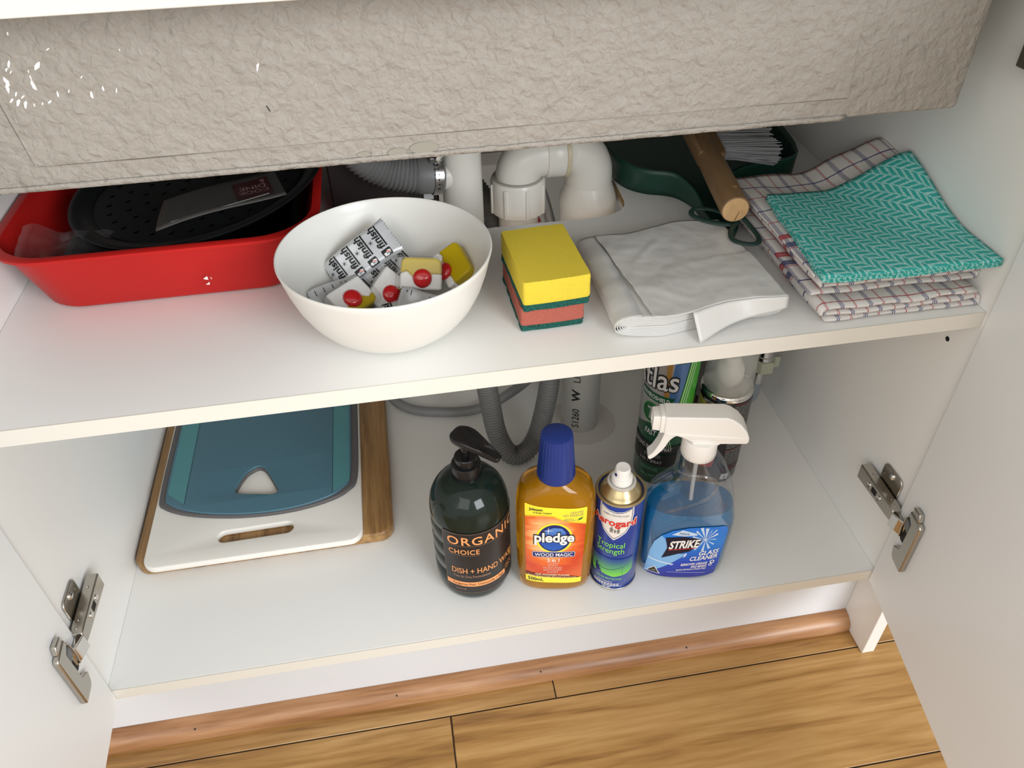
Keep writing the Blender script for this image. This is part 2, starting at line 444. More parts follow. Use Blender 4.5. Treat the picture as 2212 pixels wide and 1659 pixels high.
# timber quad along the kickboard
tq = [(0, 0), (-.0205, 0), (-.0205, .006)]+[(-.0205*math.cos(a)*1.0, .006+.0155*math.sin(a)) for a in [PI/2*k/7 for k in range(1, 8)]]
g = G(); nseg = 1
g.prism(tq, -.35, .8835, lambda x, y, h: (h, .0338+x, FL+.0003+y))
tr = build('trim_1', g, wood('trim_timber', [(.34, (.20, .085, .032)), (.5, (.33, .160, .070)), (.66, (.44, .24, .12))], 3.0, .36, (1, 14, 14)), smooth=50)
tr['kind'] = 'structure'
for x in (.05, .29, .47, .66):
    build('nail_hole', G().lathe([(.0009, -.001), (.0009, .0012)], 8, (x, .0185, FL+.0170), axis=(0, -1, .9)), BLACK, tr, smooth=0)

# benchtop over the cabinet
bt = build('benchtop', G().bb(-.6, 1.6, -.028, .60, TOPZ+.0005, TOPZ+.036), M('bench_stone', (.62, .60, .56), .3, var=(120, .12)), bevel=.003)
tag(bt, 'pale stone benchtop resting on the sink cabinet', 'benchtop')

# ------------------------------------------------------------------ sink basin coated with rough sprayed compound
w = NT('sink_coating')
co = w.coord()
w.color(w.ramp(w.math('ADD', w.math('MULTIPLY', w.noise(co, 60, 4), .6), w.math('MULTIPLY', w.noise(co, 420, 3), .4)),
               [(.30, (.28, .255, .222)), (.55, (.302, .276, .243)), (.75, (.33, .303, .266))]))
w.rough(.62)
vo = w.n('ShaderNodeTexVoronoi', feature='SMOOTH_F1'); vo.inputs['Scale'].default_value = 120; vo.inputs['Smoothness'].default_value = .9
w.l(w.map(co, scale=(.8, 1, 1.2)), vo.inputs['Vector'])
hgt = w.math('ADD', w.math('MULTIPLY', vo.outputs['Distance'], -.5), w.math('ADD', w.noise(co, 150, 2, .5), w.math('MULTIPLY', w.noise(co, 70, 3, .4), .6)))
w.bump(hgt, .62, .0046)
COAT = w.m
SX0, SX1, SY, SZ = .02, .8135, .060, .5325
sink = thing('sink_basin', 'beige rough-coated sink basin hanging above the shelf', 'sink', (0, 0, SZ))
build('basin', G().prism(rrect(SX0, SX1, SY, .50, .010, 4), 0, TOPZ-SZ-.0005), COAT, sink, bevel=.002)
# damping sheet under the coating; its edge shows as a faint outline
build('damping_sheet', G().prism([(.126, .0165), (.7135, .0165), (.7105, .05), (.709, .166), (.116, .166), (.120, .07)], 0, .0016,
      lambda x, z, t: (x, SY-t, z)), COAT, sink, bevel=.0003)
SEAM = M('seam_dark', (.15, .135, .11), .8)
for pts in ([(.1160, .160), (.1200, .070), (.1262, .0165)], [(.1262, .0165), (.20, .0158), (.30, .0168), (.42, .0160), (.55, .0168), (.7130, .0160)], [(.7130, .0170), (.7105, .05), (.709, .160)]):
    pts = [tuple(p) for p in smooth_path([(x, SY-.0004, z) for x, z in pts], 14)]
    build('seam', G().tube([(x+.0002*N(z*90, x*90, 0, 1), y, z+.0003*N(x*60, z*60, 4, 1)) for x, y, z in pts], .00055 if len(pts) < 40 else .00042, 6), SEAM, sink)
g = G(); n = 90
g.grid(lambda u, v: (SX0+.01+(.716-SX0-.01)*u, SY-.0006, -.0012-.0005*N(u*40, 0, 0, 1)+v*.004), n, 1)
build('lower_lip', g, COAT, sink, solid=.0012)
g = G()
chips = [(.1364, .6165, 1.7, .5), (.1338, .6131, .9, .6), (.1358, .6116, .8, .6), (.1524, .614, 1.9, .75), (.1461, .6113, .6, .2), (.1458, .6072, 1.0, 0), (.1458, .6026, 2.0, -.15),
         (.1307, .6061, 2.0, -.1), (.1299, .6015, 1.7, .1), (.1333, .598, 1.3, .5), (.1365, .5959, 1.0, .9), (.1291, .5941, 1.1, .9), (.1322, .592, 1.7, .6), (.1362, .5907, 1.6, .5),
         (.1414, .5903, .6, 0), (.1466, .5908, .6, .3), (.1513, .5914, 1.1, 1.), (.158, .5961, 1.1, .1), (.1652, .5974, .7, .5), (.1782, .594, 1.5, .1), (.1863, .5971, 1.0, 0),
         (.194, .5956, .9, .3), (.1757, .6054, .7, .8), (.2851, .6033, 1.6, .35), (.1621, .6235, .8, 1.1), (.2039, .6201, .5, 0), (.1431, .6339, .9, .3)]
for x, z, s, t in chips:
    o_ = []
    for k in range(7):
        a = 2*PI*k/7; rx, rz = .00062*s*random.uniform(.5, 1.3), .0017*s*random.uniform(.7, 1.2)
        px, pz = rx*math.cos(a), rz*math.sin(a); o_.append((x+px*math.cos(t)+pz*math.sin(t), z-SZ-px*math.sin(t)+pz*math.cos(t)))
    g.prism(o_, 0, .0004, lambda x, z, h: (x, SY-.0016-h, z))
build('paint_chip', g, M('chip_white', (.9, .88, .84), .4), sink, smooth=0)['kind'] = 'stuff'
STAIN = M('stain', (.27, .255, .215), .6)
for x, z, rx, rz in ((.3690, .0045, .0070, .0030), (.3885, .0062, .0105, .0042), (.345, .005, .005, .002)):
    build('damp_stain', G().prism(circ(x, z, rx, rz, 20), 0, .0003, lambda x, z, h: (x, SY-.0006-h, z)), STAIN, sink, smooth=0)
g = G().prism(circ(.3093, .0016, .0012, .0014, 10), 0, .0006, lambda x, z, h: (x, SY-h-.0002, z))
build('rust_spot', g, M('rust', (.40, .17, .04), .8), sink, smooth=0)
g = G().prism([(.2850, .0455), (.2856, .0455), (.2872, .0415), (.2866, .0415)], 0, .0004, lambda x, z, h: (x, SY-.0016-h, z))
build('dark_fleck', g, PBLACK, sink, smooth=0)
#MARK

# ------------------------------------------------------------------ cutting boards stacked on the bottom board
def bb_outline(x0, x1, y0, y1, r): return rrect(x0, x1, y0, y1, r, 6)
bamboo = wood('bamboo', [(.34, (.18, .088, .028)), (.48, (.33, .180, .065)), (.64, (.44, .265, .105))], 5.0, .42, (20, .9, 16), dist=.2)
b1 = thing('bamboo_chopping_board', 'large bamboo chopping board lying at the bottom of the board stack', 'chopping board', (.157, .275, 0))
plate('board', bb_outline(-.1535, .1535, -.1290, .15, .018), [], .0003, .017, bamboo, b1, bevel=.003)
b2 = thing('plastic_chopping_board', 'white plastic chopping board with a long handle slot between two other boards', 'chopping board', (.1465, .285, .0172))
slot = [(x-.1465, y-.285) for x, y in []]
def stadium(cx, cy, L, r, a, n=8):
    p = []
    for s_, a0 in ((1, -PI/2), (-1, PI/2)):
        for k in range(n+1):
            t = a0+PI*k/n; p.append((s_*(L/2-r)+r*math.cos(t), r*math.sin(t)))
    return [(cx+x*math.cos(a)-y*math.sin(a), cy+x*math.sin(a)+y*math.cos(a)) for x, y in p]
plate('board', bb_outline(-.1285, .1275, -.151, .13, .016), [stadium(-.0005, -.1165, .090, .0085, .02)], 0, .009, M('white_board_plastic', (.80, .775, .72), .38), b2, bevel=.002)
b3 = thing('teal_chopping_board', 'teal chopping board with grey rubber rim and triangular thumb hole on top of the stack', 'chopping board', (.146, .30, .0263))
out3 = [tuple(p)[:2] for p in smooth_path([(.0235, .45, 0), (.022, .33, 0), (.0225, .242, 0), (.030, .224, 0), (.060, .208, 0), (.105, .196, 0), (.150, .1905, 0), (.195, .1915, 0), (.235, .200, 0), (.258, .213, 0), (.270, .236, 0), (.272, .33, 0), (.272, .45, 0)], 5)]
def inset(pl, dx, dy):
    cx, cy = .146, .32
    return [(cx+(x-cx)*(1-dx/.125), cy+(y-cy)*(1-dy/.13)) for x, y in pl]
hole3 = [tuple(p)[:2] for p in smooth_path([(.140, .2705, 0), (.129, .262, 0), (.1205, .244, 0), (.1185, .2335, 0), (.127, .2285, 0), (.147, .2245, 0), (.163, .2215, 0), (.169, .226, 0), (.164, .240, 0), (.153, .263, 0), (.146, .2705, 0), (.140, .2705, 0)], 4)][:-1]
loc3 = lambda pl: [(x-.146, y-.30) for x, y in pl]
plate('rubber_rim', loc3(out3), [loc3(hole3)], 0, .0055, M('rim_grey', (.105, .10, .10), .55), b3, bevel=.0012)
cx3, cy3 = .1437, .2435
plate('board', loc3(inset(out3, .0085, .0015)), [loc3([(cx3+(x-cx3)*1.06, cy3+(y-cy3)*1.06) for x, y in hole3])], .0050, .0082, M('teal_plastic', (.070, .160, .212), .36, bump=(500, .05, .0004)), b3, bevel=.0012)
stripe = M('teal_stripe', (.080, .245, .265), .4); groove = M('teal_groove', (.015, .05, .065), .5)
pm = lambda u, v, h: (u, v, .0082+h)
decal('grip_stripe', [poly(loc3([(.0335, .2425), (.0560, .2215), (.0560, .445), (.0335, .445)]))], pm, .0001, stripe, b3, du=0)
decal('grip_stripe', [poly(loc3([(.2395, .2080), (.2605, .2250), (.2605, .445), (.2395, .445)]))], pm, .0001, stripe, b3, du=0)
decal('groove', [poly(loc3([(.0560, .2205), (.0567, .2205), (.0567, .445), (.0560, .445)])), poly(loc3([(.2388, .2075), (.2395, .2080), (.2395, .445), (.2388, .445)]))], pm, .0002, groove, b3, du=0)

# ------------------------------------------------------------------ dish soap bottle
SB = (.4015, .080)
soap = thing('soap_bottle', 'dark green pump bottle with black label and orange lettering', 'bottle', (*SB, 0))
R = .0432
prof = [(.001, .002), (.028, .002), (.031, .0003), (.0355, .002), (.0395, .007), (.042, .015), (R, .026)]
z = .034
for zg in (.050, .073, .096, .119):
    prof += [(R, zg-.0022), (R-.0013, zg-.0006), (R-.0013, zg+.0006), (R, zg+.0022)]
prof += [(R, .128), (R-.0006, .136), (.0405, .146), (.0365, .155), (.031, .1625), (.0245, .168), (.0185, .171), (.0155, .172), (.0150, .178)]
SOAPM = M('dark_green_plastic', (.008, .016, .012), .08, spec=.40)
build('bottle_body', G().lathe(prof, 64), SOAPM, soap, smooth=50)
SBK = M('black_plastic', (.008, .008, .009), .22)
build('pump_collar', G().lathe([(.0152, .1705), (.0158, .1715), (.0158, .188), (.0148, .1895), (.0118, .190), (.0118, .1985), (.0108, .1995), (.0062, .1995)], 72, ribs=(1, 2, 72, .0006)), SBK, soap)
build('pump_stem', G().lathe([(.0060, .196), (.0055, .198), (.0042, .199), (.0042, .215), (.0068, .216), (.0068, .222)], 24), SBK, soap)
ha = math.radians(-42)   # the spout points to the front right
ho = [tuple(p)[:2] for p in smooth_path([(-.0135, 0, 0), (-.0125, .0075, 0), (-.005, .0125, 0), (.006, .0128, 0), (.020, .0095, 0), (.035, .0055, 0), (.0425, .0040, 0), (.0435, 0, 0),
      (.0425, -.0040, 0), (.035, -.0055, 0), (.020, -.0095, 0), (.006, -.0128, 0), (-.005, -.0125, 0), (-.0125, -.0075, 0), (-.0135, 0, 0)], 3)][:-1]
rings = []
for h, sc in ((.0, .90), (.0015, .98), (.0045, 1.0), (.0065, .97), (.0078, .88), (.0084, .6)):
    rr = []
    for x, y in ho:
        droop = -.00022*max(0, x*1000-6)*1.0 - 3.0*max(0, x-.02)**2
        rr.append((math.cos(ha)*x*sc-math.sin(ha)*y*sc, math.sin(ha)*x*sc+math.cos(ha)*y*sc, .2215+h+droop))
    rings.append(rr)
hd = build('pump_head', G().loft(rings), SBK, soap, smooth=45)
sm = cylmap(R, math.radians(-49))
LBL = M('label_black', (.020, .018, .019), .30); ORA = M('print_orange', (.86, .36, .13), .4); TAN = M('print_tan', (.42, .25, .16), .45)
lab = decal('label', [poly(rrect(0, .1065, .022, .126, .003, 3))], sm, .0006, LBL, soap, du=.0022)
decal('label_border', [ring(rrect(.0009, .1056, .0229, .1251, .0026, 3), rrect(.0012, .1053, .0232, .1248, .0024, 3)), bar(.006, .098, .1054, .1057), bar(.0075, .0410, .0895, .0898)], sm, .0009, TAN, lab, du=.0022)
decal('lettering', [T('ORGANIC', .0070, .091, .1075, .0125, bold=.012, space=1.15), T('CHOICE', .0075, .0410, .0920, .0075, bold=.012, space=1.1),
                    T('DISH + HAND WASH', .009, .088, .0585, .0088, space=1.0, bold=.004)], sm, .0010, ORA, lab, du=.0022)
decal('small_lettering', [T('Two In One Formulation', .010, .052, .0510, .0042), T('33.8 FL.OZ', .012, .024, .0285, .0026)], sm, .0010, TAN, lab, du=.0022)
bnd = decal('orange_band', [bar(.0012, .072, .0350, .0428)], sm, .0009, ORA, lab, du=.0022)
decal('band_lettering', [T('Tangerine Peel, Chamomile + Sage', .0085, .069, .0372, .0038)], sm, .0012, M('print_brown', (.08, .03, .015), .5), lab, du=.0022)
decal('emblem', [ring(circ(.078, .045, .0052), circ(.078, .045, .0048)), T('No', .0750, .0808, .0435, .0035, bold=.01), ring(circ(.088, .048, .0062), circ(.088, .048, .0058))], sm, .0012, ORA, lab, du=.0022)

# ------------------------------------------------------------------ amber floor polish bottle
def lerp_tab(tab, z):
    if z <= tab[0][0]: return tab[0][1:]
    for a, b in zip(tab[:-1], tab[1:]):
        if z <= b[0]:
            t = (z-a[0])/(b[0]-a[0]); return tuple(p+(q-p)*t for p, q in zip(a[1:], b[1:]))
    return tab[-1][1:]
def superring(xl, xr, b, n, z, k=56):
    cx, a = (xl+xr)/2, (xr-xl)/2; out = []
    for i in range(k):
        t = 2*PI*i/k; c, s_ = math.cos(t), math.sin(t)
        out.append((cx+a*math.copysign(abs(c)**(2/n), c), b*math.copysign(abs(s_)**(2/n), s_), z))
    return out
def facemap(tab):
    def f(u, v, h):
        xl, xr, b, n = lerp_tab(tab, v); cx, a = (xl+xr)/2, (xr-xl)/2
        q = min(.999, abs((u-cx)/a)); return (u, -(b*(1-q**n)**(1/n))-h, v)
    return f
PT = [(0.0003, -.034, .034, .0185, 2.6), (.002, -.0385, .0385, .0225, 2.8), (.007, -.0415, .0415, .0250, 3.0), (.02, -.0425, .0425, .0262, 3.2), (.08, -.043, .043, .0268, 3.2),
      (.130, -.0430, .0430, .0266, 3.2), (.146, -.0420, .0420, .0262, 3.0), (.157, -.0390, .0390, .0250, 2.8), (.165, -.0335, .0335, .0232, 2.6), (.170, -.0265, .0265, .021, 2.3), (.1735, -.020, .020, .0188, 2.0), (.178, -.0175, .0175, .0175, 2.0)]
pol = thing('floor_polish_bottle', 'amber liquid bottle with blue fluted cap and yellow and red label', 'bottle', (.4930, .0615, 0), math.radians(-10))
w = NT('amber_liquid')
w.b.inputs['Base Color'].default_value = (.98, .43, .004, 1); w.b.inputs['Roughness'].default_value = .06
w.b.inputs['Transmission Weight'].default_value = .72; w.b.inputs['IOR'].default_value = 1.36; w.b.inputs['Coat Weight'].default_value = .1
AMBER = w.m
build('bottle_body', G().loft([superring(*lerp_tab(PT, q[0]), q[0]) for q in PT]), AMBER, pol, smooth=60)
BLUECAP = M('blue_cap', (.014, .036, .20), .32)
build('cap', G().lathe([(.0200, .1745), (.0203, .176), (.0200, .180), (.0165, .228), (.0158, .2305), (.0140, .2315)], 60, ribs=(2, 3, 60, .0011)), BLUECAP, pol)
fm = facemap(PT)
labP = [(-.0325, .0225), (.0300, .0195), (.0300, .020), (.0325, .1455), (.0315, .1465), (-.0320, .1515), (-.0330, .1505)]
w = NT('polish_label'); uv = w.coord('UV'); sp = w.n('ShaderNodeSeparateXYZ'); w.l(uv, sp.inputs[0])
dx = w.math('SUBTRACT', sp.outputs[0], .40); dy = w.math('SUBTRACT', sp.outputs[1], .62)
rad = w.math('SQRT', w.math('ADD', w.math('MULTIPLY', dx, dx), w.math('MULTIPLY', w.math('MULTIPLY', dy, dy), 1.8)))
gr = w.noise(w.map(uv, scale=(2, 16, 1), rot=(0, 0, .5)), 1.0, 4, .4)
fac = w.math('ADD', rad, w.math('MULTIPLY', w.math('SUBTRACT', gr, .5), .35))
w.color(w.ramp(fac, [(.05, (.95, .75, .50)), (.26, (.93, .50, .20)), (.42, (.80, .16, .03)), (.62, (.62, .06, .02)), (.85, (.72, .14, .03))])); w.rough(.3)
plb = decal('label', [poly(labP)], fm, .0004, w.m, pol, du=.003, dv=.008)
YEL = M('print_yellow', (.93, .80, .05), .35); DGOLD = M('print_gold', (.80, .52, .03), .35); NAVY = M('print_navy', (.010, .022, .16), .35); GREY = M('print_grey', (.33, .28, .20), .4)
top = [(-.0330, .1505), (-.0320, .1515), (.0315, .1465), (.0325, .1455), (.0322, .1225), (.024, .126), (.014, .1285), (.006, .1315), (-.003, .137), (-.013, .1385), (-.024, .1375), (-.0330, .1350)]
decal('yellow_field', [poly(top), poly([(-.0325, .0225), (.0300, .0195), (.0302, .0285), (-.0326, .0335)])], fm, .0006, YEL, plb, dv=.008)
decal('gold_sweep', [poly([(.0322, .1225), (.024, .126), (.014, .1285), (.006, .1315), (-.003, .137), (-.013, .1385), (-.024, .1375), (-.0330, .1350), (-.0330, .1330), (-.024, .1358), (-.013, .1368), (-.003, .1352), (.006, .1298), (.014, .1268), (.024, .1243), (.0322, .1205)])], fm, .0007, DGOLD, plb, dv=.008)
cxp, czp = -.0015, .1010
decal('badge_rim', [poly(circ(cxp, czp, .0200, .0248, 40))], fm, .0008, YEL, plb, dv=.008)
decal('badge', [poly(circ(cxp, czp, .0176, .0222, 40))], fm, .0010, NAVY, plb, dv=.008)
BLU = grad('print_blue_dome', [(.0, (.02, .12, .50)), (.5, (.02, .08, .38)), (1.0, (.10, .28, .68))])
decal('badge_dome', [poly([(-.0175, .101), (-.0155, .1085), (-.010, .1155), (-.002, .1185), (.0065, .1175), (.0105, .1115), (.0120, .101), (.0115, .091), (.006, .0835), (-.0025, .0805), (-.0105, .0835), (-.0155, .0905)])], fm, .0011, BLU, plb, dv=.008)
def star(cx, cy, r1, r2, n=4, rot=0.0):
    return poly([(cx+(r1 if k % 2 == 0 else r2)*math.sin(rot+PI*k/n), cy+(r1 if k % 2 == 0 else r2)*math.cos(rot+PI*k/n)) for k in range(2*n)])
decal('lettering_outline', [T('pledge', -.0225, .0195, .0960, .0145, bold=.085)], fm, .0013, PBLACK, plb, dv=.008)
decal('lettering', [T('pledge', -.0225, .0195, .0960, .0145, bold=.030), star(-.008, .1145, .0062, .0006)], fm, .0016, WHITE, plb, dv=.008)
decal('name_bar_rim', [poly(rrect(-.0253, .0217, .0685, .0782, .0022, 3))], fm, .0008, M('print_steel', (.55, .57, .66), .3), plb, dv=.008)
decal('name_bar', [poly(rrect(-.0246, .0210, .0692, .0772, .0018, 3))], fm, .0010, NAVY, plb, dv=.008)
decal('name_lettering', [T('WOOD MAGIC', -.0225, .0190, .0706, .0055, bold=.012), T('5 in 1', -.0085, .0045, .0610, .0058, bold=.02)], fm, .0013, WHITE, plb, dv=.008)
decal('claim_lettering', [T('CLEANS', -.0085, .0040, .0562, .0030), T('DUSTS', -.0075, .0030, .0522, .0030), T('MOISTURISES', -.0130, .0080, .0482, .0030), T('REVITALISES', -.0125, .0075, .0442, .0030), T('SHINES', -.0085, .0035, .0402, .0030)], fm, .0010, M('print_pale_pink', (.80, .52, .42), .4), plb, dv=.008)
decal('dark_strip', [poly([(-.0326, .0335), (.0302, .0285), (.0200, .0330), (-.0326, .0400)])], fm, .0008, M('print_maroon', (.16, .03, .015), .4), plb, dv=.008)
decal('floor_lettering', [T('FOR WOODEN FLOORS', -.0215, .0165, .0362, .0030, bold=.02, rise=-.06), T('Sealed Wood, Cork, Parquetry & Laminate', -.0300, .0240, .0338, .0024, rise=-.075)], fm, .0011, M('print_cream', (.90, .72, .48), .4), plb, dv=.008)
decal('volume_lettering', [T('500mL', -.0300, -.0125, .0250, .0055, bold=.02, rise=-.05), T('Johnson', -.0285, -.0145, .1445, .0036, bold=.03), T('A Family Company', -.0245, -.0045, .1405, .0024, shear=.3, bold=.01)], fm, .0009, M('print_dark', (.05, .035, .03), .4), plb, dv=.008)
decal('leaf_lettering', [T('LEAVES', .0150, .0285, .1400, .0032), T('NO RESIDUE', .0075, .0285, .1358, .0032), T('LEAVES A', .0085, .0185, .1312, .0020), T('FRESH SCENT', .0085, .0215, .1288, .0020)], fm, .0009, GREY, plb, dv=.008)
decal('leaf_mark', [poly([(.0225, .1290), (.0240, .1320), (.0285, .1338), (.0270, .1305)])], fm, .0009, M('print_leaf', (.03, .16, .04), .4), plb, dv=.008)

# ------------------------------------------------------------------ blue insect repellent can
RA = .0262
aer = thing('repellent_can', 'blue aerosol can with white shield label and white spray button', 'spray can', (.5625, .0530, 0))
ABLUE = M('can_blue', (.010, .045, .30), .24, coat=.3)
build('can_body', G().lathe([(.001, .0015), (.0235, .0003), (RA-.0008, .0003), (RA-.0008, .002), (RA, .0035), (RA, .1420), (RA-.0006, .1440)], 56), ABLUE, aer)
GOLD = M('can_gold', (.50, .40, .22), .30, .85)
build('base_rim', G().lathe([(RA-.001, .0002), (RA+.0004, .0004), (RA+.0006, .0016), (RA+.0002, .0030)], 56, cap0=False, cap1=False), STEEL, aer, solid=.0004)
build('top_rim', G().tube([(RA*.985*math.cos(2*PI*k/56), RA*.985*math.sin(2*PI*k/56), .1455) for k in range(56)], .0016, 8, closed=True), GOLD, aer)
build('dome', G().lathe([(RA-.0012, .1432), (.0225, .1445), (.0205, .1490), (.0175, .1535), (.0150, .1560), (.0146, .1570)], 48), GOLD, aer)
build('valve_cup', G().lathe([(.0150, .1562), (.0155, .1575), (.0152, .1590), (.0130, .1592), (.0120, .1575)], 40), M('valve_white', (.70, .68, .62), .35, .3), aer)
build('spray_button', G().lathe([(.0112, .1578), (.0112, .1650), (.0106, .1662), (.0085, .1668), (.0082, .1760), (.0072, .1785), (.0030, .1782)], 40), WHITEP, aer)
build('nozzle_hole', G().lathe([(.0017, 0), (.0017, .0008)], 14, (-.0078, -.0030, .1715), axis=(-1, -.38, 0)), NAVY, aer)
am = cylmap(RA, math.radians(-25))
sh = lambda s: [(x*s, .1230+(z-.1230)*s) for x, z in [(-.0190, .1440), (-.0150, .1408), (-.008, .1378), (0, .1366), (.008, .1378), (.0150, .1408), (.0190, .1440), (.0195, .132), (.0178, .116), (.0130, .104), (.006, .096), (0, .0905), (-.006, .096), (-.0130, .104), (-.0178, .116), (-.0195, .132)]]
afr = decal('shield', [poly(sh(1.0))], am, .0004, WHITE, aer, du=.002)
decal('shield_line', [poly(sh(.93))], am, .0006, NAVY, afr, du=.002); decal('shield_field', [poly(sh(.885))], am, .0008, M('print_offwhite', (.80, .77, .72), .4), afr, du=.002)
RED = M('print_red', (.66, .035, .025), .35); LIME = M('print_lime', (.25, .75, .12), .4)
decal('shield_lettering', [T('FAMILY PROTECTION', -.0135, .0135, .1300, .0026, bold=.01)], am, .0010, M('print_midgrey', (.22, .22, .24), .4), afr, du=.002)
def person2(x, z, s): return [poly([(x-.0006*s, z+.0036*s), (x+.0006*s, z+.0036*s), (x+.0013*s, z+.0030*s), (x+.0018*s, z+.0012*s), (x+.0010*s, z+.0016*s), (x+.0012*s, z-.0020*s), (x+.0003*s, z-.0020*s), (x, z), (x-.0004*s, z-.0022*s), (x-.0013*s, z-.0022*s), (x-.0010*s, z+.0016*s), (x-.0020*s, z+.0010*s), (x-.0012*s, z+.0030*s)]), poly(circ(x, z+.0045*s, .0008*s, n=10))]
decal('figures', person2(-.0030, .1060, 1.3)+person2(.0008, .1052, .8)+person2(.0042, .1055, 1.1), am, .0010, M('print_figure', (.20, .19, .17), .4), afr, du=.002, kind='stuff')
decal('brand_outline', [T('Aerogard', -.0265, .0225, .1150, .0100, bold=.085)], am, .0011, WHITE, afr, du=.002)
decal('brand_lettering', [T('Aerogard', -.0265, .0225, .1150, .0100, bold=.030)], am, .0014, RED, afr, du=.002)
decal('strength_lettering', [T('Tropical', -.0190, .0130, .0775, .0085, bold=.004), T('Strength', -.0190, .0130, .0672, .0085, bold=.004)], am, .0005, LIME, aer, du=.002)
decal('green_water', [poly([(-.026, .030), (-.012, .0315), (-.010, .0285), (.004, .0255), (.020, .0290), (.026, .034), (.026, .058), (-.026, .058)])], am, .0004,
      grad('print_green_fade', [(0, (.22, .68, .06)), (.25, (.14, .52, .10)), (.75, (.05, .16, .25)), (1, (.010, .045, .30))]), aer, du=.002)
decal('angler', [poly([(-.0190, .0300), (-.0140, .0295), (-.0110, .0325), (-.0135, .0345), (-.0130, .0375), (-.0165, .0390), (-.0160, .0430), (-.0180, .0435), (-.0190, .0400)]), poly([(-.0140, .0368), (-.002, .0372), (.012, .0420), (.022, .0480), (.012, .0425), (-.002, .0378), (-.0140, .0374)]), bar(.0132, .0134, .029, .0425)], am, .0006, NAVY, aer, du=.002)
decal('hours_lettering', [T('6', -.0235, -.0185, .0270, .0085, bold=.03), T('HOURS PROTECTION', -.0160, .0135, .0200, .0030)], am, .0007, LIME, aer, du=.002)
decal('fine_print', [bar(-.0200+.0035*i, -.0172+.0035*i, z_, z_+.0014) for z_ in (.0112, .0084) for i in range(9)], am, .0005, WHITE, aer, du=.002, kind='stuff')
decal('base_lettering', [T('Insect Repellent', -.0140, .0030, .0145, .0024), T('150g NET', -.0080, .0020, .0042, .0026, bold=.02)], am, .0005, WHITE, aer, du=.002)

# ------------------------------------------------------------------ glass cleaner trigger bottle
ST = [(.0003, -.040, .040, .022, 2.4), (.003, -.045, .045, .0270, 2.6), (.010, -.0475, .0475, .0280, 3.4), (.03, -.049, .049, .0290, 4.0), (.085, -.050, .0510, .0292, 4.0), (.098, -.0495, .0510, .0286, 3.6),
      (.108, -.0490, .0495, .0280, 2.5), (.122, -.0470, .0475, .0265, 2.4), (.134, -.0415, .0450, .0255, 2.3), (.143, -.0325, .0420, .0240, 2.2), (.152, -.0245, .0385, .0230, 2.2), (.162, -.0215, .0345, .0220, 2.1), (.174, -.0215, .0290, .0205, 2.0), (.183, -.0205, .0230, .0190, 2.0), (.190, -.0175, .0180, .0175, 2.0), (.200, -.0155, .0155, .0155, 2.0)]
stk = thing('glass_cleaner_bottle', 'clear bottle of blue glass cleaner with white trigger spray head', 'spray bottle', (.6430, .0540, 0), math.radians(-12))
w = NT('clear_plastic'); nt = w.t
gl = w.n('ShaderNodeBsdfGlossy'); gl.inputs['Roughness'].default_value = .05; tp = w.n('ShaderNodeBsdfTransparent'); tp.inputs[0].default_value = (.95, .965, .975, 1)
lw = w.n('ShaderNodeLayerWeight'); lw.inputs[0].default_value = .35; mx_ = w.n('ShaderNodeMixShader')
w.l(w.math('ADD', w.math('MULTIPLY', lw.outputs['Facing'], .45), .05), mx_.inputs[0]); w.l(tp.outputs[0], mx_.inputs[1]); w.l(gl.outputs[0], mx_.inputs[2])
w.l(mx_.outputs[0], nt.nodes['Material Output'].inputs[0]); CLEAR = w.m
sb_ = build('bottle_body', G().loft([superring(*q[1:], q[0], 64) for q in ST], cap=False), CLEAR, stk, smooth=60)
LT = [q for q in ST if q[0] < .106]+[(.112, *lerp_tab(ST, .112))]
BLUEL = M('blue_liquid', (.010, .29, .66), .06, trans=.50, ior=1.33)
build('liquid', G().loft([superring(q[1]+.0012, q[2]-.0012, q[3]-.0012, q[4], max(q[0], .0015), 64) for q in LT]), BLUEL, stk, smooth=60)
sfm = facemap(ST)
build('grip_rib', G().tube([sfm(x, z, .0006) for x, z in [tuple(p)[:2] for p in smooth_path([(-.019, .166, 0), (-.004, .170, 0), (.012, .168, 0), (.021, .158, 0), (.017, .145, 0), (.004, .134, 0), (-.015, .124, 0), (-.030, .116, 0)], 6)]], .0019, 8), CLEAR, stk)
build('dip_tube', G().tube(smooth_path([(0, 0, .195), (.001, 0, .13), (.004, -.004, .06), (.006, -.006, .006)], 6), .0024, 10), M('tube_plastic', (.62, .66, .70), .35, trans=.3), stk)
build('collar', G().lathe([(.0178, .1845), (.0186, .186), (.0182, .2055), (.0172, .207), (.012, .2075)], 64, ribs=(1, 2, 64, .0006)), WHITEP, stk)
xz = lambda w_: (lambda x, z, t: (x, t, z))
head = [(-.0405, .2430), (.020, .2430), (.0265, .2405), (.0355, .2335), (.0425, .2240), (.0460, .2155), (.0462, .2100), (.0440, .2078), (.0180, .2072), (.0165, .2050), (-.0080, .2050), (-.0115, .2095), (-.0190, .2140), (-.0300, .2190), (-.0405, .2205)]
build('sprayer_body', G().prism(head, -.0115, .0115, xz(0)), WHITEP, stk, bevel=.0028, seg=3)
build('side_rib', G().prism([(-.0390, .2215), (.0385, .2170), (.0430, .2140), (.0425, .2120), (-.012, .2145)], -.0122, .0122, xz(0)), WHITEP, stk, bevel=.0006)
build('nozzle', G().loft([[(-.0405-d, y*s_, .2318+zz*s_) for y, zz in rrect(-.0105, .0105, -.0115, .0115, .002, 3)] for d, s_ in ((0, 1.0), (.004, 1.0), (.0042, .86), (.0115, .80), (.0118, .55), (.0105, .5))]), WHITEP, stk, smooth=35)
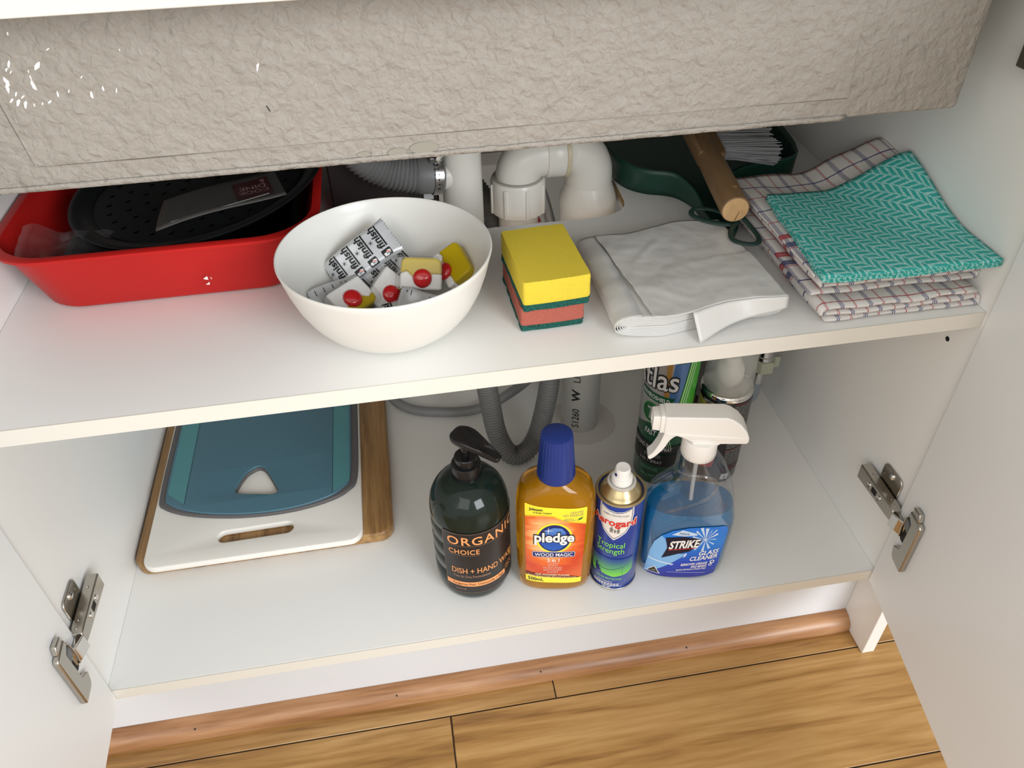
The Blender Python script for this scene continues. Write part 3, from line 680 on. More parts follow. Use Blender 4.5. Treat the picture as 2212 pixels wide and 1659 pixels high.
trg = [tuple(p)[:2] for p in smooth_path([(-.0385, .2215, 0), (-.0400, .2120, 0), (-.0430, .2010, 0), (-.0480, .1890, 0), (-.0525, .1830, 0), (-.0500, .1795, 0), (-.0440, .1850, 0), (-.0370, .1960, 0), (-.0330, .2060, 0), (-.0285, .2120, 0), (-.0240, .2150, 0), (-.0220, .2190, 0)], 4)]
build('trigger', G().prism(trg, -.0070, .0070, xz(0)), WHITEP, stk, bevel=.0015)
lo = [(-.0440, .0085), (-.040, .0070), (-.020, .0062), (.000, .0065), (.020, .0080), (.0405, .0120), (.0425, .030), (.0445, .060), (.0460, .0800), (.0440, .0862), (.0400, .0880), (.020, .0880), (.000, .0860), (-.018, .0815), (-.030, .0740), (-.037, .0640), (-.0405, .050), (-.0425, .030)]
sfl = lambda u, v, h: sfm(u*.95-.0015, v*1.13-.001, h)
slb = decal('label', [poly(lo)], sfl, .0008, grad('print_blue_label', [(0, (.012, .012, .22)), (.3, (.012, .05, .46)), (.7, (.02, .22, .72)), (1, (.02, .18, .66))]), stk, du=.003, dv=.008)
PALE = M('print_pale_blue', (.22, .46, .78), .35); PALER = M('print_ice', (.55, .68, .86), .35)
decal('window_panel', [poly([(-.0438, .0090), (-.0425, .030), (-.0405, .050), (-.037, .0640), (-.030, .0740), (-.026, .0700), (-.020, .0560), (-.005, .0470), (.003, .0470), (-.012, .0330)])], sfl, .0010, PALE, slb, dv=.006)
decal('frame_line', [poly([(-.0420, .0385), (-.0105, .0305), (-.0125, .0285), (-.0420, .0365)]), poly([(.0000, .0480), (.0030, .0480), (.0015, .0430), (-.0010, .0410)]), poly([(-.0190, .0765), (-.007, .0835), (.0100, .0790), (.0110, .0765), (-.004, .0745)])], sfl, .0013, PALER, slb, dv=.006)
rays = []
for a, l, wd_ in ((.0, .018, .0020), (.35, .016, .0005), (.62, .019, .0008), (.95, .016, .0014), (1.5, .012, .0008), (2.2, .013, .0010), (2.75, .016, .0016), (3.2, .019, .0015), (3.75, .020, .0022), (4.4, .012, .0006), (5.0, .016, .0012), (5.55, .018, .0012), (5.95, .020, .0018)):
    cx, cz = .0210, .0700; ex, ez = cx+l*math.sin(a), cz+l*.92*math.cos(a); px, pz = math.cos(a)*wd_, -math.sin(a)*wd_
    ez = min(ez, .0872)
    rays.append(poly([(cx, cz), (ex-px, ez-pz), (ex+px, ez+pz)]))
decal('star_rays', rays+[star(.0210, .0700, .0045, .0012, 6)], sfl, .0012, PALER, slb, dv=.006, kind='stuff')
decal('name_panel', [poly([(-.0250, .0715), (-.004, .0740), (.0165, .0705), (.0150, .0620), (.0050, .0515), (-.010, .0465), (-.0265, .0400), (-.0215, .0560)])], sfl, .0014, M('print_ink', (.006, .006, .022), .35), slb, dv=.006)
decal('brand_lettering', [T('STRIKE', -.0195, .0150, .0550, .0110, bold=.035, shear=.22, rise=.13)], sfl, .0018, WHITE, slb, dv=.006)
decal('red_line', [poly([(-.0200, .0525), (.0120, .0572), (.0120, .0578), (-.0195, .0537)])], sfl, .0018, RED, slb, dv=.006)
decal('lettering', [T('GLASS', .0170, .0395, .0455, .0062, bold=.022, shear=.2, rise=.16), T('CLEANER', .0075, .0390, .0362, .0062, bold=.022, shear=.2, rise=.16), T('REMOVES GREASE', -.0020, .0290, .0275, .0036, bold=.018, shear=.2, rise=.14),
                    T('AND MARKS', .0100, .0288, .0245, .0036, bold=.018, shear=.2, rise=.14), T('QUICK DRYING & STREAK FREE', -.0065, .0285, .0190, .0024, bold=.012, shear=.2, rise=.12), bar(-.0170, .0290, .0165, .0168),
                    ring(circ(.0345, .0350, .0028), circ(.0345, .0350, .0016)), ring(circ(.0328, .0305, .0020), circ(.0328, .0305, .0011))], sfl, .0014, WHITE, slb, dv=.006)
decal('volume_lettering', [T('750mL', -.0105, .0020, .0768, .0032)], sfl, .0016, M('print_slate', (.10, .12, .18), .4), slb, dv=.006)
tri = lambda s: poly([(-.0335+(-.0075)*s, .0180-.0035*s), (-.0335+.0075*s, .0180-.0050*s), (-.0335+.0005*s, .0180+.0065*s)])
decal('triangle_rim', [tri(1.15)], sfl, .0013, WHITE, slb, du=.003); decal('triangle_mark', [tri(.9)], sfl, .0016, PBLACK, slb, du=.003)
decal('triangle_emblem', [poly([(-.0360, .0175), (-.0330, .0195), (-.0305, .0185), (-.0325, .0172), (-.0345, .0168)])], sfl, .0019, M('print_khaki', (.30, .25, .10), .4), slb, du=.003)

# ------------------------------------------------------------------ green insect spray can (behind)
RG = .0328
atl = thing('insect_spray_can', 'tall green aerosol can with silver lettering behind the trigger bottle', 'spray can', (.6665, .2060, 0))
CANG = M('can_green', (.008, .085, .038), .25, .25, coat=.3)
build('can_body', G().lathe([(.001, .002), (.029, .0003), (RG-.001, .0003), (RG, .003), (RG, .205), (RG-.003, .211), (.022, .222)], 56), CANG, atl)
build('cap', G().lathe([(.0262, .208), (.0262, .240), (.024, .246), (.010, .247)], 40), M('cap_green', (.02, .25, .05), .35), atl)
gm = cylmap(RG, math.radians(-24)); SIL = M('print_silver', (.52, .52, .52), .28, .6)
decal('silver_field', [poly([(-.050, .092), (-.020, .105), (.010, .110), (.013, .140), (.022, .205), (-.050, .205)])], gm, .0004, SIL, atl, du=.003)
decal('blue_field', [poly([(.000, .120), (.0115, .128), (.017, .165), (.022, .205), (.004, .205)])], gm, .0006, M('print_skyblue', (.08, .17, .36), .3, .3), atl, du=.003)
decal('amber_field', [bar(-.0045, .002, .150, .205)], gm, .0006, M('print_amber', (.40, .22, .06), .3, .3), atl, du=.003)
decal('lime_field', [poly([(.0125, .122), (.023, .205), (.044, .205), (.036, .122)])], gm, .0006, M('print_bright_green', (.06, .42, .03), .3), atl, du=.003)
decal('stripe', [poly([(.0135+i*.0030, .122), (.0145+i*.0030, .122), (.0250+i*.0034, .205), (.0238+i*.0034, .205)]) for i in range(3)]+
      [poly([(-.002+i*.003, .086-i*.001), (.004+i*.0028, .081), (.008+i*.0024, .070), (.0085+i*.0024, .070), (.0048+i*.0028, .0815), (-.001+i*.003, .0868-i*.001)]) for i in range(3)], gm, .0009, M('print_pale_lime', (.62, .80, .50), .35), atl, du=.003)
decal('emblem_disc', [poly(circ(-.0175, .1235, .0130, .0155))], gm, .0007, M('print_bottle_green', (.02, .13, .045), .25, .3), atl, du=.003)
decal('emblem_rim', [ring(circ(-.0175, .1235, .0132, .0157), circ(-.0175, .1235, .0124, .0149))], gm, .0009, M('print_leaf_green', (.16, .42, .14), .3), atl, du=.003)
decal('emblem_flag', [poly([(-.020, .113), (-.0165, .113), (-.0155, .128), (-.0110, .130), (-.0120, .133), (-.0235, .131), (-.0225, .128), (-.0185, .128)])], gm, .0010, SIL, atl, du=.003)
decal('brand_outline', [T('Atlas', -.053, .0105, .1640, .0300, bold=.055)], gm, .0012, PBLACK, atl, du=.003)
decal('brand_lettering', [T('Atlas', -.053, .0105, .1640, .0300, bold=.010)], gm, .0016, M('print_bright_silver', (.72, .71, .68), .3, .2), atl, du=.003)
decal('ribbon', [poly([(-.036, .146), (.004, .140), (.010, .152), (-.036, .158)])], gm, .0008, M('print_deep_green', (.006, .075, .03), .3), atl, du=.003)
decal('black_band', [poly([(-.052, .058), (.030, .058), (.030, .0715), (-.052, .076)]), poly([(-.052, .038), (.030, .034), (.030, .0565), (-.052, .0565)])], gm, .0006, PBLACK, atl, du=.003)
decal('lettering', [T('ENVIROSHIELD', -.034, .0035, .1485, .0058, bold=.02, rise=-.13), T('FAST KILL', -.0230, .0080, .0880, .0085, bold=.02, shear=.15, rise=-.05), T('CRAWLING INSECT SPRAY', -.047, .0150, .0635, .0060, bold=.015), T('2 IN 1 SPRAY', -.026, .0045, .0405, .0046, bold=.01)], gm, .0010, M('print_lightgrey', (.60, .60, .58), .4), atl, du=.003)
decal('fine_print', [bar(-.020, .0025-.001*(i % 2), .0505+i*.0016, .0512+i*.0016) for i in range(4)], gm, .0010, M('print_dimgrey', (.25, .26, .25), .4), atl, du=.003, kind='stuff')
decal('weight_lettering', [T('ODOURLESS', -.0235, .0005, .0265, .0050, bold=.01), T('350 g NET', -.0220, -.0020, .0145, .0046, bold=.01)], gm, .0008, M('print_seagreen', (.12, .42, .27), .4), atl, du=.003)
decal('badge', [poly(circ(.0140, .0185, .0100, .0065))], gm, .0008, M('print_navy_badge', (.02, .05, .20), .4), atl, du=.003)
decal('badge_lettering', [T('LAND', .0085, .0195, .0170, .0030)], gm, .0011, M('print_lightgrey', (.60, .60, .58), .4), atl, du=.003)

# ------------------------------------------------------------------ black insect spray can with frosted cap
RB = .0318
blk = thing('black_spray_can', 'black aerosol can with frosted clear cap over a white button', 'spray can', (.7375, .1960, 0))
build('can_body', G().lathe([(.001, .002), (.029, .0003), (RB-.001, .0003), (RB, .003), (RB, .1420), (RB-.0008, .1430)], 56), M('can_black', (.011, .010, .010), .22, coat=.3), blk)
build('shoulder', G().lathe([(RB+.0003, .1405), (RB+.0004, .1435), (RB-.001, .1465), (RB-.0030, .1475), (.022, .1520), (.015, .156)], 48), CHROME, blk)
build('spray_button', G().lathe([(.0150, .1550), (.0165, .1570), (.0168, .1680), (.0150, .1760), (.0105, .1800), (.0100, .1860), (.0080, .1895), (.0020, .1905)], 40), WHITEP, blk)
w = NT('frosted_cap'); w.b.inputs['Base Color'].default_value = (.80, .84, .82, 1); w.b.inputs['Roughness'].default_value = .25; w.b.inputs['Alpha'].default_value = .34
build('cap', G().lathe([(.0295, .1480), (.0300, .1485), (.0296, .1640), (.0285, .2080), (.0268, .2140), (.0150, .2165), (.0010, .2168)], 48, cap0=False), w.m, blk, smooth=60)
km = cylmap(RB, math.radians(-27))
decal('side_panel_print', [poly([(.0120, .020), (.055, .020), (.055, .1395), (.0120, .1395)])], km, .0004, M('print_charcoal', (.035, .03, .03), .4), blk, du=.003)
random.seed(5); fp = []
for k in range(34):
    zz = .1330-k*.0030
    if k in (15, 24): continue
    x = .0140
    while x < .052:
        l_ = random.uniform(.002, .008); fp.append(bar(x, min(x+l_, .053), zz, zz+.0013)); x += l_+.0012
decal('fine_print', fp, km, .0007, M('print_dimgrey', (.25, .26, .25), .4), blk, du=.004, kind='stuff')
decal('red_rule', [bar(.0120, .055, .0860, .0872), bar(.0120, .055, .0590, .0602), bar(.0120, .055, .0250, .0270), bar(.0140, .030, .1372, .1385)], km, .0007, M('print_darkred', (.22, .02, .02), .4), blk, du=.003)
decal('lettering', [T('SAFETY DIRECTIONS', -.0270, .0020, .1315, .0042, bold=.01)], km, .0006, M('print_lightgrey', (.60, .60, .58), .4), blk, du=.003)
decal('yellow_field', [poly([(-.040, .112), (-.014, .112), (-.010, .127), (-.040, .136)])], km, .0006, M('print_olive', (.42, .40, .07), .4), blk, du=.003)
decal('red_flame', [poly([(-.026, .118), (-.022, .132), (-.019, .121), (-.015, .129), (-.013, .116)])], km, .0009, RED, blk, du=.003)
decal('warning_ring', [ring(circ(.0040, .1110, .0050), circ(.0040, .1110, .0034)), poly([(.0030, .1090), (.0055, .1115), (.0040, .1130), (.0022, .1112)])], km, .0007, YEL, blk, du=.002)
decal('red_flash', [poly([(-.030, .020), (.0000, .030), (.0035, .0560), (-.016, .046), (-.034, .040)])], km, .0006, RED, blk, du=.003)
decal('flash_edge', [poly([(.0035, .0560), (-.016, .046), (-.034, .040), (-.034, .0415), (-.016, .048), (.0035, .0585)])], km, .0008, WHITE, blk, du=.003)
decal('barcode_patch', [poly([(.0135, .0080), (.0240, .0060), (.0255, .0160), (.0150, .0180)])], km, .0007, WHITE, blk, du=.003)
decal('patch_mark', [poly([(.0165, .0090), (.0200, .0100), (.0215, .0145), (.0190, .0110)])], km, .0010, PBLACK, blk, du=.003)

# another can standing in the shade behind those two
rear = thing('rear_spray_can', 'grey aerosol can with dark base ring standing behind the green and black cans', 'spray can', (.7750, .3460, 0))
build('can_body', G().lathe([(.030, .012), (.0305, .018), (.0305, .190), (.024, .202)], 44), M('can_grey', (.24, .235, .225), .35, .4), rear)
build('base_ring', G().lathe([(.001, .002), (.029, .0003), (.0315, .002), (.0318, .014), (.0300, .0165)], 44), M('can_dark', (.03, .028, .03), .35), rear)
#MARK2

# ------------------------------------------------------------------ plumbing
PVC = M('white_pvc', (.78, .755, .70), .28)
waste = thing('waste_pipe', 'white plastic waste pipe with screw nut and double elbow rising through the shelf hole', 'pipe', (.5800, .3120, 0))
X1, Y1 = .4985-.58, -.004
build('riser', G().lathe([(.0225, .315), (.0225, .3500), (.0240, .3520), (.0240, .3900)], 36, (X1, Y1, 0)), PVC, waste)
nut = [(.0285, .3495), (.0305, .3510), (.0305, .3860), (.0290, .3890), (.0268, .3895)]
build('coupling_nut', G().lathe(nut, 48, (X1, Y1, 0)), PVC, waste)
for k in range(8):
    a = 2*PI*k/8+.18; build('nut_rib', G().box((X1+.0310*math.cos(a), Y1+.0310*math.sin(a), .368), (.0024, .0042, .0345), (0, 0, a)), PVC, waste, bevel=.0008)
build('nut_seal', G().lathe([(.0280, .3890), (.0278, .3905), (.0255, .3908)], 40, (X1, Y1, 0)), M('seal_grey', (.40, .38, .34), .5), waste)
HZ = .4140
path = [(X1, Y1, .370), (X1, Y1, .382)]+[(X1+.026-.026*math.cos(a), Y1, .388+.026*math.sin(a)) for a in [PI/2*k/9 for k in range(10)]]+[(X1+.040, Y1, HZ)]
build('elbow', G().tube(path, .0250, 28), PVC, waste, smooth=60)
build('connector', G().lathe([(.0262, 0), (.0268, .0015), (.0268, .020), (.0262, .0215)], 36, (X1+.030, Y1, HZ), axis=(1, 0, 0)), PVC, waste)
build('connector_rim', G().lathe([(.0276, 0), (.0280, .001), (.0276, .0045), (.0262, .0050)], 36, (X1+.050, Y1, HZ), axis=(1, 0, 0)), M('pvc_glue', (.62, .54, .38), .4), waste)
path = [(X1+.046, Y1*.6, HZ), (X1+.052, Y1*.4, HZ)]+[(-.030+.030*math.sin(a), 0, HZ-.030+.030*math.cos(a)) for a in [PI/2*k/9 for k in range(10)]]+[(0, 0, .360)]
build('elbow', G().tube(path, .0262, 28), PVC, waste, smooth=60)
build('socket', G().lathe([(.0262, .3740), (.0280, .3690), (.0320, .3580), (.0330, .3540), (.0330, .3300), (.0275, .3250)], 40), PVC, waste)
fpipe = M('grey_pvc', (.50, .49, .455), .35)
build('drain_pipe', G().lathe([(.0268, .0008), (.0268, .3290)], 40, (.004, .003, 0)), fpipe, waste)
build('floor_seal', G().lathe([(.0480, .0004), (.0478, .0012), (.0285, .0016)], 44, (.006, .001, 0)), M('seal_white', (.70, .68, .64), .5), waste)
dmap = lambda u, v, h: ((.0268+h)*math.sin(-.30+v/.0268)+.004, -(.0268+h)*math.cos(-.30+v/.0268)+.003, u)
rt = lambda t: ([(x, -y) for x, y in t[0]], t[1])
tv = [T('S1260', .012, .046, .0, .0095, bold=.01), T('LN', .094, .112, .0, .0095), ]
pm2 = lambda u, v, h: dmap(u, -v, h)
for t_ in tv: decal('pipe_lettering', [t_], pm2, .0003, PBLACK, waste, du=0, dv=.002)
decal('pipe_lettering', [T('W', .060, .080, .0, .0105, bold=.03)], pm2, .0003, PBLACK, waste, du=0, dv=.002)

sdp = thing('standpipe', 'upright white pipe with a side spigot behind the white bowl', 'pipe', (.4350, .2880, HS-.10))
build('pipe', G().lathe([(.0215, 0), (.0215, .2675)], 40), PVC, sdp)
build('spigot', G().lathe([(.0150, .010), (.0150, .040)], 28, (0, 0, .146), axis=(-1, -.25, 0)), PVC, sdp)
RIB = M('ribbed_hose_grey', (.21, .21, .21), .5)
hose1 = thing('dishwasher_hose', 'thick ribbed grey hose clamped to the white upright pipe', 'hose', (.4110, .2790, HS+.0490))
def ribbed(pts, r, d, pitch, n=18):
    P_ = smooth_path(pts, 24); L = 0; out = [P_[0]]; acc = 0; step = pitch/4
    for a, b in zip(P_[:-1], P_[1:]):
        v = b-a; l = v.length; pos = 0
        while acc+l-pos >= step:
            pos += step-acc; acc = 0; out.append(a+v*(pos/l))
        acc += l-pos
    return G().tube(out, r, n, rf=lambda i, m: r-d*(0, .5, 1, .5)[i % 4])
build('cuff', G().lathe([(.0195, 0), (.0200, .001), (.0200, .024), (.0185, .027)], 32, (.003, .001, 0), axis=(-1, -.12, .12)), M('hose_cuff', (.17, .17, .17), .45), hose1)
build('ribbed_hose', ribbed([(-.020, -.002, .003), (-.035, -.003, .006), (-.055, -.003, .013), (-.075, -.003, .028), (-.092, -.003, .055), (-.098, -.003, .085)], .0198, .0026, .0042, 24), RIB, hose1, smooth=80)
build('clamp_band', G().lathe([(.0206, 0), (.0210, .0004), (.0210, .0090), (.0206, .0094)], 36, (.001, .001, 0), axis=(-1, -.12, .12), cap0=False, cap1=False), STEEL, hose1, solid=.0006)
for k in range(9):
    a = -1.9+k*.24; build('clamp_slot', G().box((-.0035, .001+.0213*math.sin(a), .0005+.0213*math.cos(a)), (.0050, .0016, .0010), (-a, 0, 0)), BLACK, hose1, smooth=0)
build('clamp_screw_housing', G().box((-.004, -.008, .0225), (.011, .012, .008), (.3, 0, 0)), STEEL, hose1, bevel=.001)
build('clamp_screw', G().lathe([(.0050, 0), (.0052, .001), (.0046, .0045), (.0010, .0050)], 18, (-.001, -.0135, .0235), axis=(.5, -1, .2)), CHROME, hose1)
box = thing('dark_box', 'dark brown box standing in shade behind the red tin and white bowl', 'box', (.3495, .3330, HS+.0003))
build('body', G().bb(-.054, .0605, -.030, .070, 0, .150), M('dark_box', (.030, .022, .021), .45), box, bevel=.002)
build('front_flap', G().bb(.030, .0555, -.0308, -.0300, .002, .1), M('dark_box_flap', (.024, .018, .018), .4), box, bevel=.0002)
build('sticker', G().bb(.044, .0545, -.0313, -.0308, .010, .030), M('sticker_white', (.62, .62, .64), .5), box)

hose2 = thing('drain_hose', 'ribbed grey drain hose looping on the cabinet floor beside the pipe', 'hose', (.478, .262, 0))
build('ribbed_hose', ribbed([(-.050, .098, .400), (-.030, .086, .372), (-.008, .073, .335), (-.006, .060, .295), (-.018, .030, .22), (-.029, .020, .14), (-.026, .012, .09), (-.020, .000, .046), (-.006, -.012, .0185), (.014, -.012, .0172), (.032, -.002, .033), (.046, .012, .068), (.056, .026, .115), (.058, .05, .17), (.05, .10, .22), (.04, .15, .25)], .0138, .0016, .0040, 18), M('ribbed_hose_dark', (.165, .165, .16), .5), hose2, smooth=80)
hose3 = thing('thin_grey_hose', 'thin smooth grey hose curving across the cabinet floor at the back', 'hose', (.42, .37, 0))
build('hose', G().tube(smooth_path([(-.105, .09, .10), (-.108, .065, .045), (-.100, .035, .015), (-.075, .008, .0078), (-.03, -.008, .0078), (.02, -.012, .0085), (.065, -.006, .022), (.115, .012, .05), (.15, .05, .10)], 10), .0072, 14), M('hose_grey', (.23, .235, .24), .45), hose3, smooth=80)
brd = thing('braided_hose', 'steel braided flexible hose with red mark seen through the shelf hole', 'hose', (.534, .350, HS-.03))
build('braid', G().tube(smooth_path([(-.010, .02, .05), (-.004, .005, .025), (.004, -.012, -.005), (.012, -.022, -.05), (.016, -.02, -.12)], 8), .0062, 12), M('braid_steel', (.45, .45, .44), .35, .8, bump=(1500, .8, .001)), brd, smooth=80)
build('red_sleeve', G().tube([(-.014, -.012, -.002), (-.008, -.022, -.016)], .0035, 10), M('sleeve_red', (.45, .02, .02), .4), brd)
val = thing('stop_valve', 'pale green valve nut on a steel pipe with grey hose in the back right corner', 'valve', (.8295, .2820, .050))
build('steel_pipe', G().lathe([(.0120, .056), (.0135, .057), (.0135, .062), (.0120, .063), (.0120, .295)], 28), CHROME, val)
build('nut', G().lathe([(.0150, .036), (.0175, .038), (.0175, .053), (.0150, .056)], 6), M('valve_nut', (.44, .47, .36), .4), val, bevel=.001)
build('wing', G().box((.0190, 0, .046), (.010, .006, .018)), M('valve_nut', (.44, .47, .36), .4), val, bevel=.0015)
build('ferrule', G().lathe([(.0078, .014), (.0082, .015), (.0082, .037)], 20, (-.003, 0, 0)), CHROME, val)
build('grey_hose', G().tube(smooth_path([(-.003, 0, .018), (-.004, .002, -.012), (-.004, .014, -.030), (-.004, .035, -.041), (-.002, .08, -.041)], 8), .0082, 14), M('hose_bluegrey', (.27, .30, .34), .45), val, smooth=80)

# ------------------------------------------------------------------ red roasting tin and what lies in it
RED_E = M('red_enamel', (.47, .013, .011), .40, spec=.3, var=(6, .08))
tin = thing('roasting_tin', 'red roasting tin with rounded corners at the left end of the shelf', 'roasting tin', (.148, .272, HS+.0003))
def rr3(hx, hy, r, z, n=8): return [(x, y, z) for x, y in rrect(-hx, hx, -hy, hy, r, n)]
rings = [rr3(.108, .095, .030, .0), rr3(.114, .1005, .034, .0012), rr3(.119, .1045, .038, .005), rr3(.137, .120, .050, .058), rr3(.1385, .1215, .051, .0615), rr3(.1445, .1265, .054, .0620), rr3(.1450, .1270, .054, .0650), rr3(.1425, .1250, .053, .0660),
         rr3(.1370, .1195, .050, .0655), rr3(.1350, .1180, .049, .058), rr3(.1170, .1025, .037, .0075), rr3(.111, .097, .033, .0030), rr3(.104, .090, .028, .0022)]
build('tin_body', G().loft(rings), RED_E, tin, smooth=50)
build('enamel_chip', G().prism([(.0345, .0275), (.0385, .0300), (.0385, .0255), (.0360, .0262)], 0, .0006, lambda x, z, t: (x, -.1080-z*.31-t, z)), M('chip_white', (.9, .88, .84), .4), tin, smooth=0)
build('enamel_chip', G().prism([(.0345, .0195), (.0385, .0225), (.0378, .0190)], 0, .0006, lambda x, z, t: (x, -.1080-z*.31-t, z)), M('chip_white', (.9, .88, .84), .4), tin, smooth=0)
build('enamel_chip', G().prism([(.0405, .0285), (.0420, .0270), (.0410, .0250), (.0413, .0270)], 0, .0006, lambda x, z, t: (x, -.1080-z*.31-t, z)), M('chip_white', (.9, .88, .84), .4), tin, smooth=0)
BKT = M('black_nonstick', (.007, .008, .009), .36, spec=.30)
dish = thing('black_baking_tin', 'black baking tin nested inside the red roasting tin', 'baking tin', (.160, .272, HS+.0032))
rings = [rr3(.086, .080, .02, 0), rr3(.090, .084, .024, .003), rr3(.101, .090, .030, .034), rr3(.106, .094, .032, .035), rr3(.106, .094, .032, .0362), rr3(.100, .089, .029, .0362), rr3(.089, .083, .023, .0045), rr3(.085, .079, .019, .0020)]
build('tin_body', G().loft(rings), BKT, dish, smooth=50)
tray = thing('pizza_tray', 'round black pizza tray full of small holes lying in the red tin', 'pizza tray', (.1720, .2850, HS+.0590), rot=(math.radians(2.5), math.radians(-6.0), 0))
holes = []
for rr, cnt in ((.018, 6), (.036, 12), (.054, 18), (.072, 24), (.090, 30)):
    for k in range(cnt):
        a = 2*PI*k/cnt+rr*20; holes.append(circ(rr*math.cos(a), rr*math.sin(a), .0030, .0030, 8))
plate('perforated_base', circ(0, 0, .1045, n=64), holes, 0, .0010, BKT, tray)
build('rim', G().lathe([(.1040, .0002), (.1080, .0006), (.1120, .0060), (.1215, .0085), (.1250, .0090), (.1262, .0080), (.1255, .0066), (.1215, .0068), (.1130, .0044), (.1090, -.0006), (.1040, -.0004)], 72, cap0=False, cap1=False), BKT, tray, smooth=60)
card = thing('packaging_sleeve', 'grey plastic packaging sleeve with maroon cook and dine sticker on the pizza tray', 'packaging', (.2085, .2070, HS+.0800), rot=(math.radians(-3), math.radians(-5), math.radians(15)))
g = G(); g.grid(lambda u, v: (-.052+.104*u-.012*(1-v)*(1-u), -.030+.062*v, .0015*math.sin(u*5)+.001*math.sin(v*4+u*3)), 16, 10)
build('sleeve', g, M('sleeve_grey', (.060, .057, .053), .4, spec=.3), card, solid=.0012)
cm = lambda u, v, h: (u, v, .0015*math.sin((u+.052)/.104*5)+.001*math.sin((v+.03)/.062*4+(u+.052)/.104*3)+.0007+h)
build('seam', G().box((-.006, -.0255, .0022), (.088, .0008, .0006)), M('seam_grey', (.16, .155, .145), .35), card)
ck = decal('sticker', [bar(.010, .043, -.0205, .022)], cm, .0002, M('print_plum', (.050, .008, .011), .4), card, du=.004, dv=.004)
for t_, x0, x1, y, h in (('COOK', .0125, .0400, -.0100, .0080), ('DINE', .0150, .0385, .0010, .0080), ('&', .0350, .0395, .0115, .0065)):
    decal('lettering', [T(t_, x0, x1, y, h, bold=.012, rot180=True)], cm, .0004, M('print_rose', (.32, .19, .18), .4), ck, du=.004)
bag = thing('clear_plastic_bag', 'crumpled clear plastic bag in the left corner of the red tin', 'plastic bag', (.060, .195, HS+.058))
g = G(); g.grid(lambda u, v: (-.036+.078*u, -.022+.046*v+.006*N(u*3, v*3, 1, 1), -.004+.007*N(u*4, v*4, 5, 1)+.010*(1-u)*v-.006*u), 18, 12)
w = NT('clear_film'); gl = w.n('ShaderNodeBsdfGlossy'); gl.inputs['Roughness'].default_value = .12; tp = w.n('ShaderNodeBsdfTransparent'); tp.inputs[0].default_value = (.93, .93, .93, 1)
df = w.n('ShaderNodeBsdfDiffuse'); df.inputs[0].default_value = (.8, .8, .8, 1); mx1 = w.n('ShaderNodeMixShader'); mx1.inputs[0].default_value = .09
mx2 = w.n('ShaderNodeMixShader'); mx2.inputs[0].default_value = .03
w.l(tp.outputs[0], mx1.inputs[1]); w.l(gl.outputs[0], mx1.inputs[2]); w.l(mx1.outputs[0], mx2.inputs[1]); w.l(df.outputs[0], mx2.inputs[2]); w.l(mx2.outputs[0], w.t.nodes['Material Output'].inputs[0]); FILM = w.m
FILM2 = FILM.copy(); FILM2.name = 'clear_wrapper'; _mx = [q for q in FILM2.node_tree.nodes if q.type == 'MIX_SHADER']
_mx[0].inputs[0].default_value = .030; _mx[1].inputs[0].default_value = .010
build('film', g, FILM, bag, smooth=60)

# ------------------------------------------------------------------ white bowl and dishwasher tablets
BC = (.3490, .0930)
bowl = thing('white_bowl', 'white plastic bowl holding dishwasher tablets at the front of the shelf', 'bowl', (*BC, HS+.0003))
bp = [(.001, .0006), (.0385, .0006), (.041, 0), (.0455, .0012), (.0540, .0065), (.0640, .0150), (.0730, .0270), (.0800, .0410), (.0850, .0560), (.0885, .0700), (.0900, .0752), (.0898, .0764), (.0888, .0766), (.0876, .0750), (.0860, .0690), (.0825, .0560), (.0775, .0420), (.0705, .0285), (.0615, .0170), (.0510, .0088), (.0400, .0045), (.001, .0035)]
build('bowl_body', G().lathe(bp, 80), M('bowl_white', (.735, .725, .685), .30), bowl, smooth=50)
SILVER = M('sachet_silver', (.60, .62, .64), .36, .25)
def frame(c, x, y, back=0.0):
    x = Vector(x); y = Vector(y).normalized(); x = (x-y*x.dot(y)).normalized(); n_ = x.cross(y)
    return tuple(Vector(c)-n_*back), Matrix((x, y, n_)).transposed().to_euler()
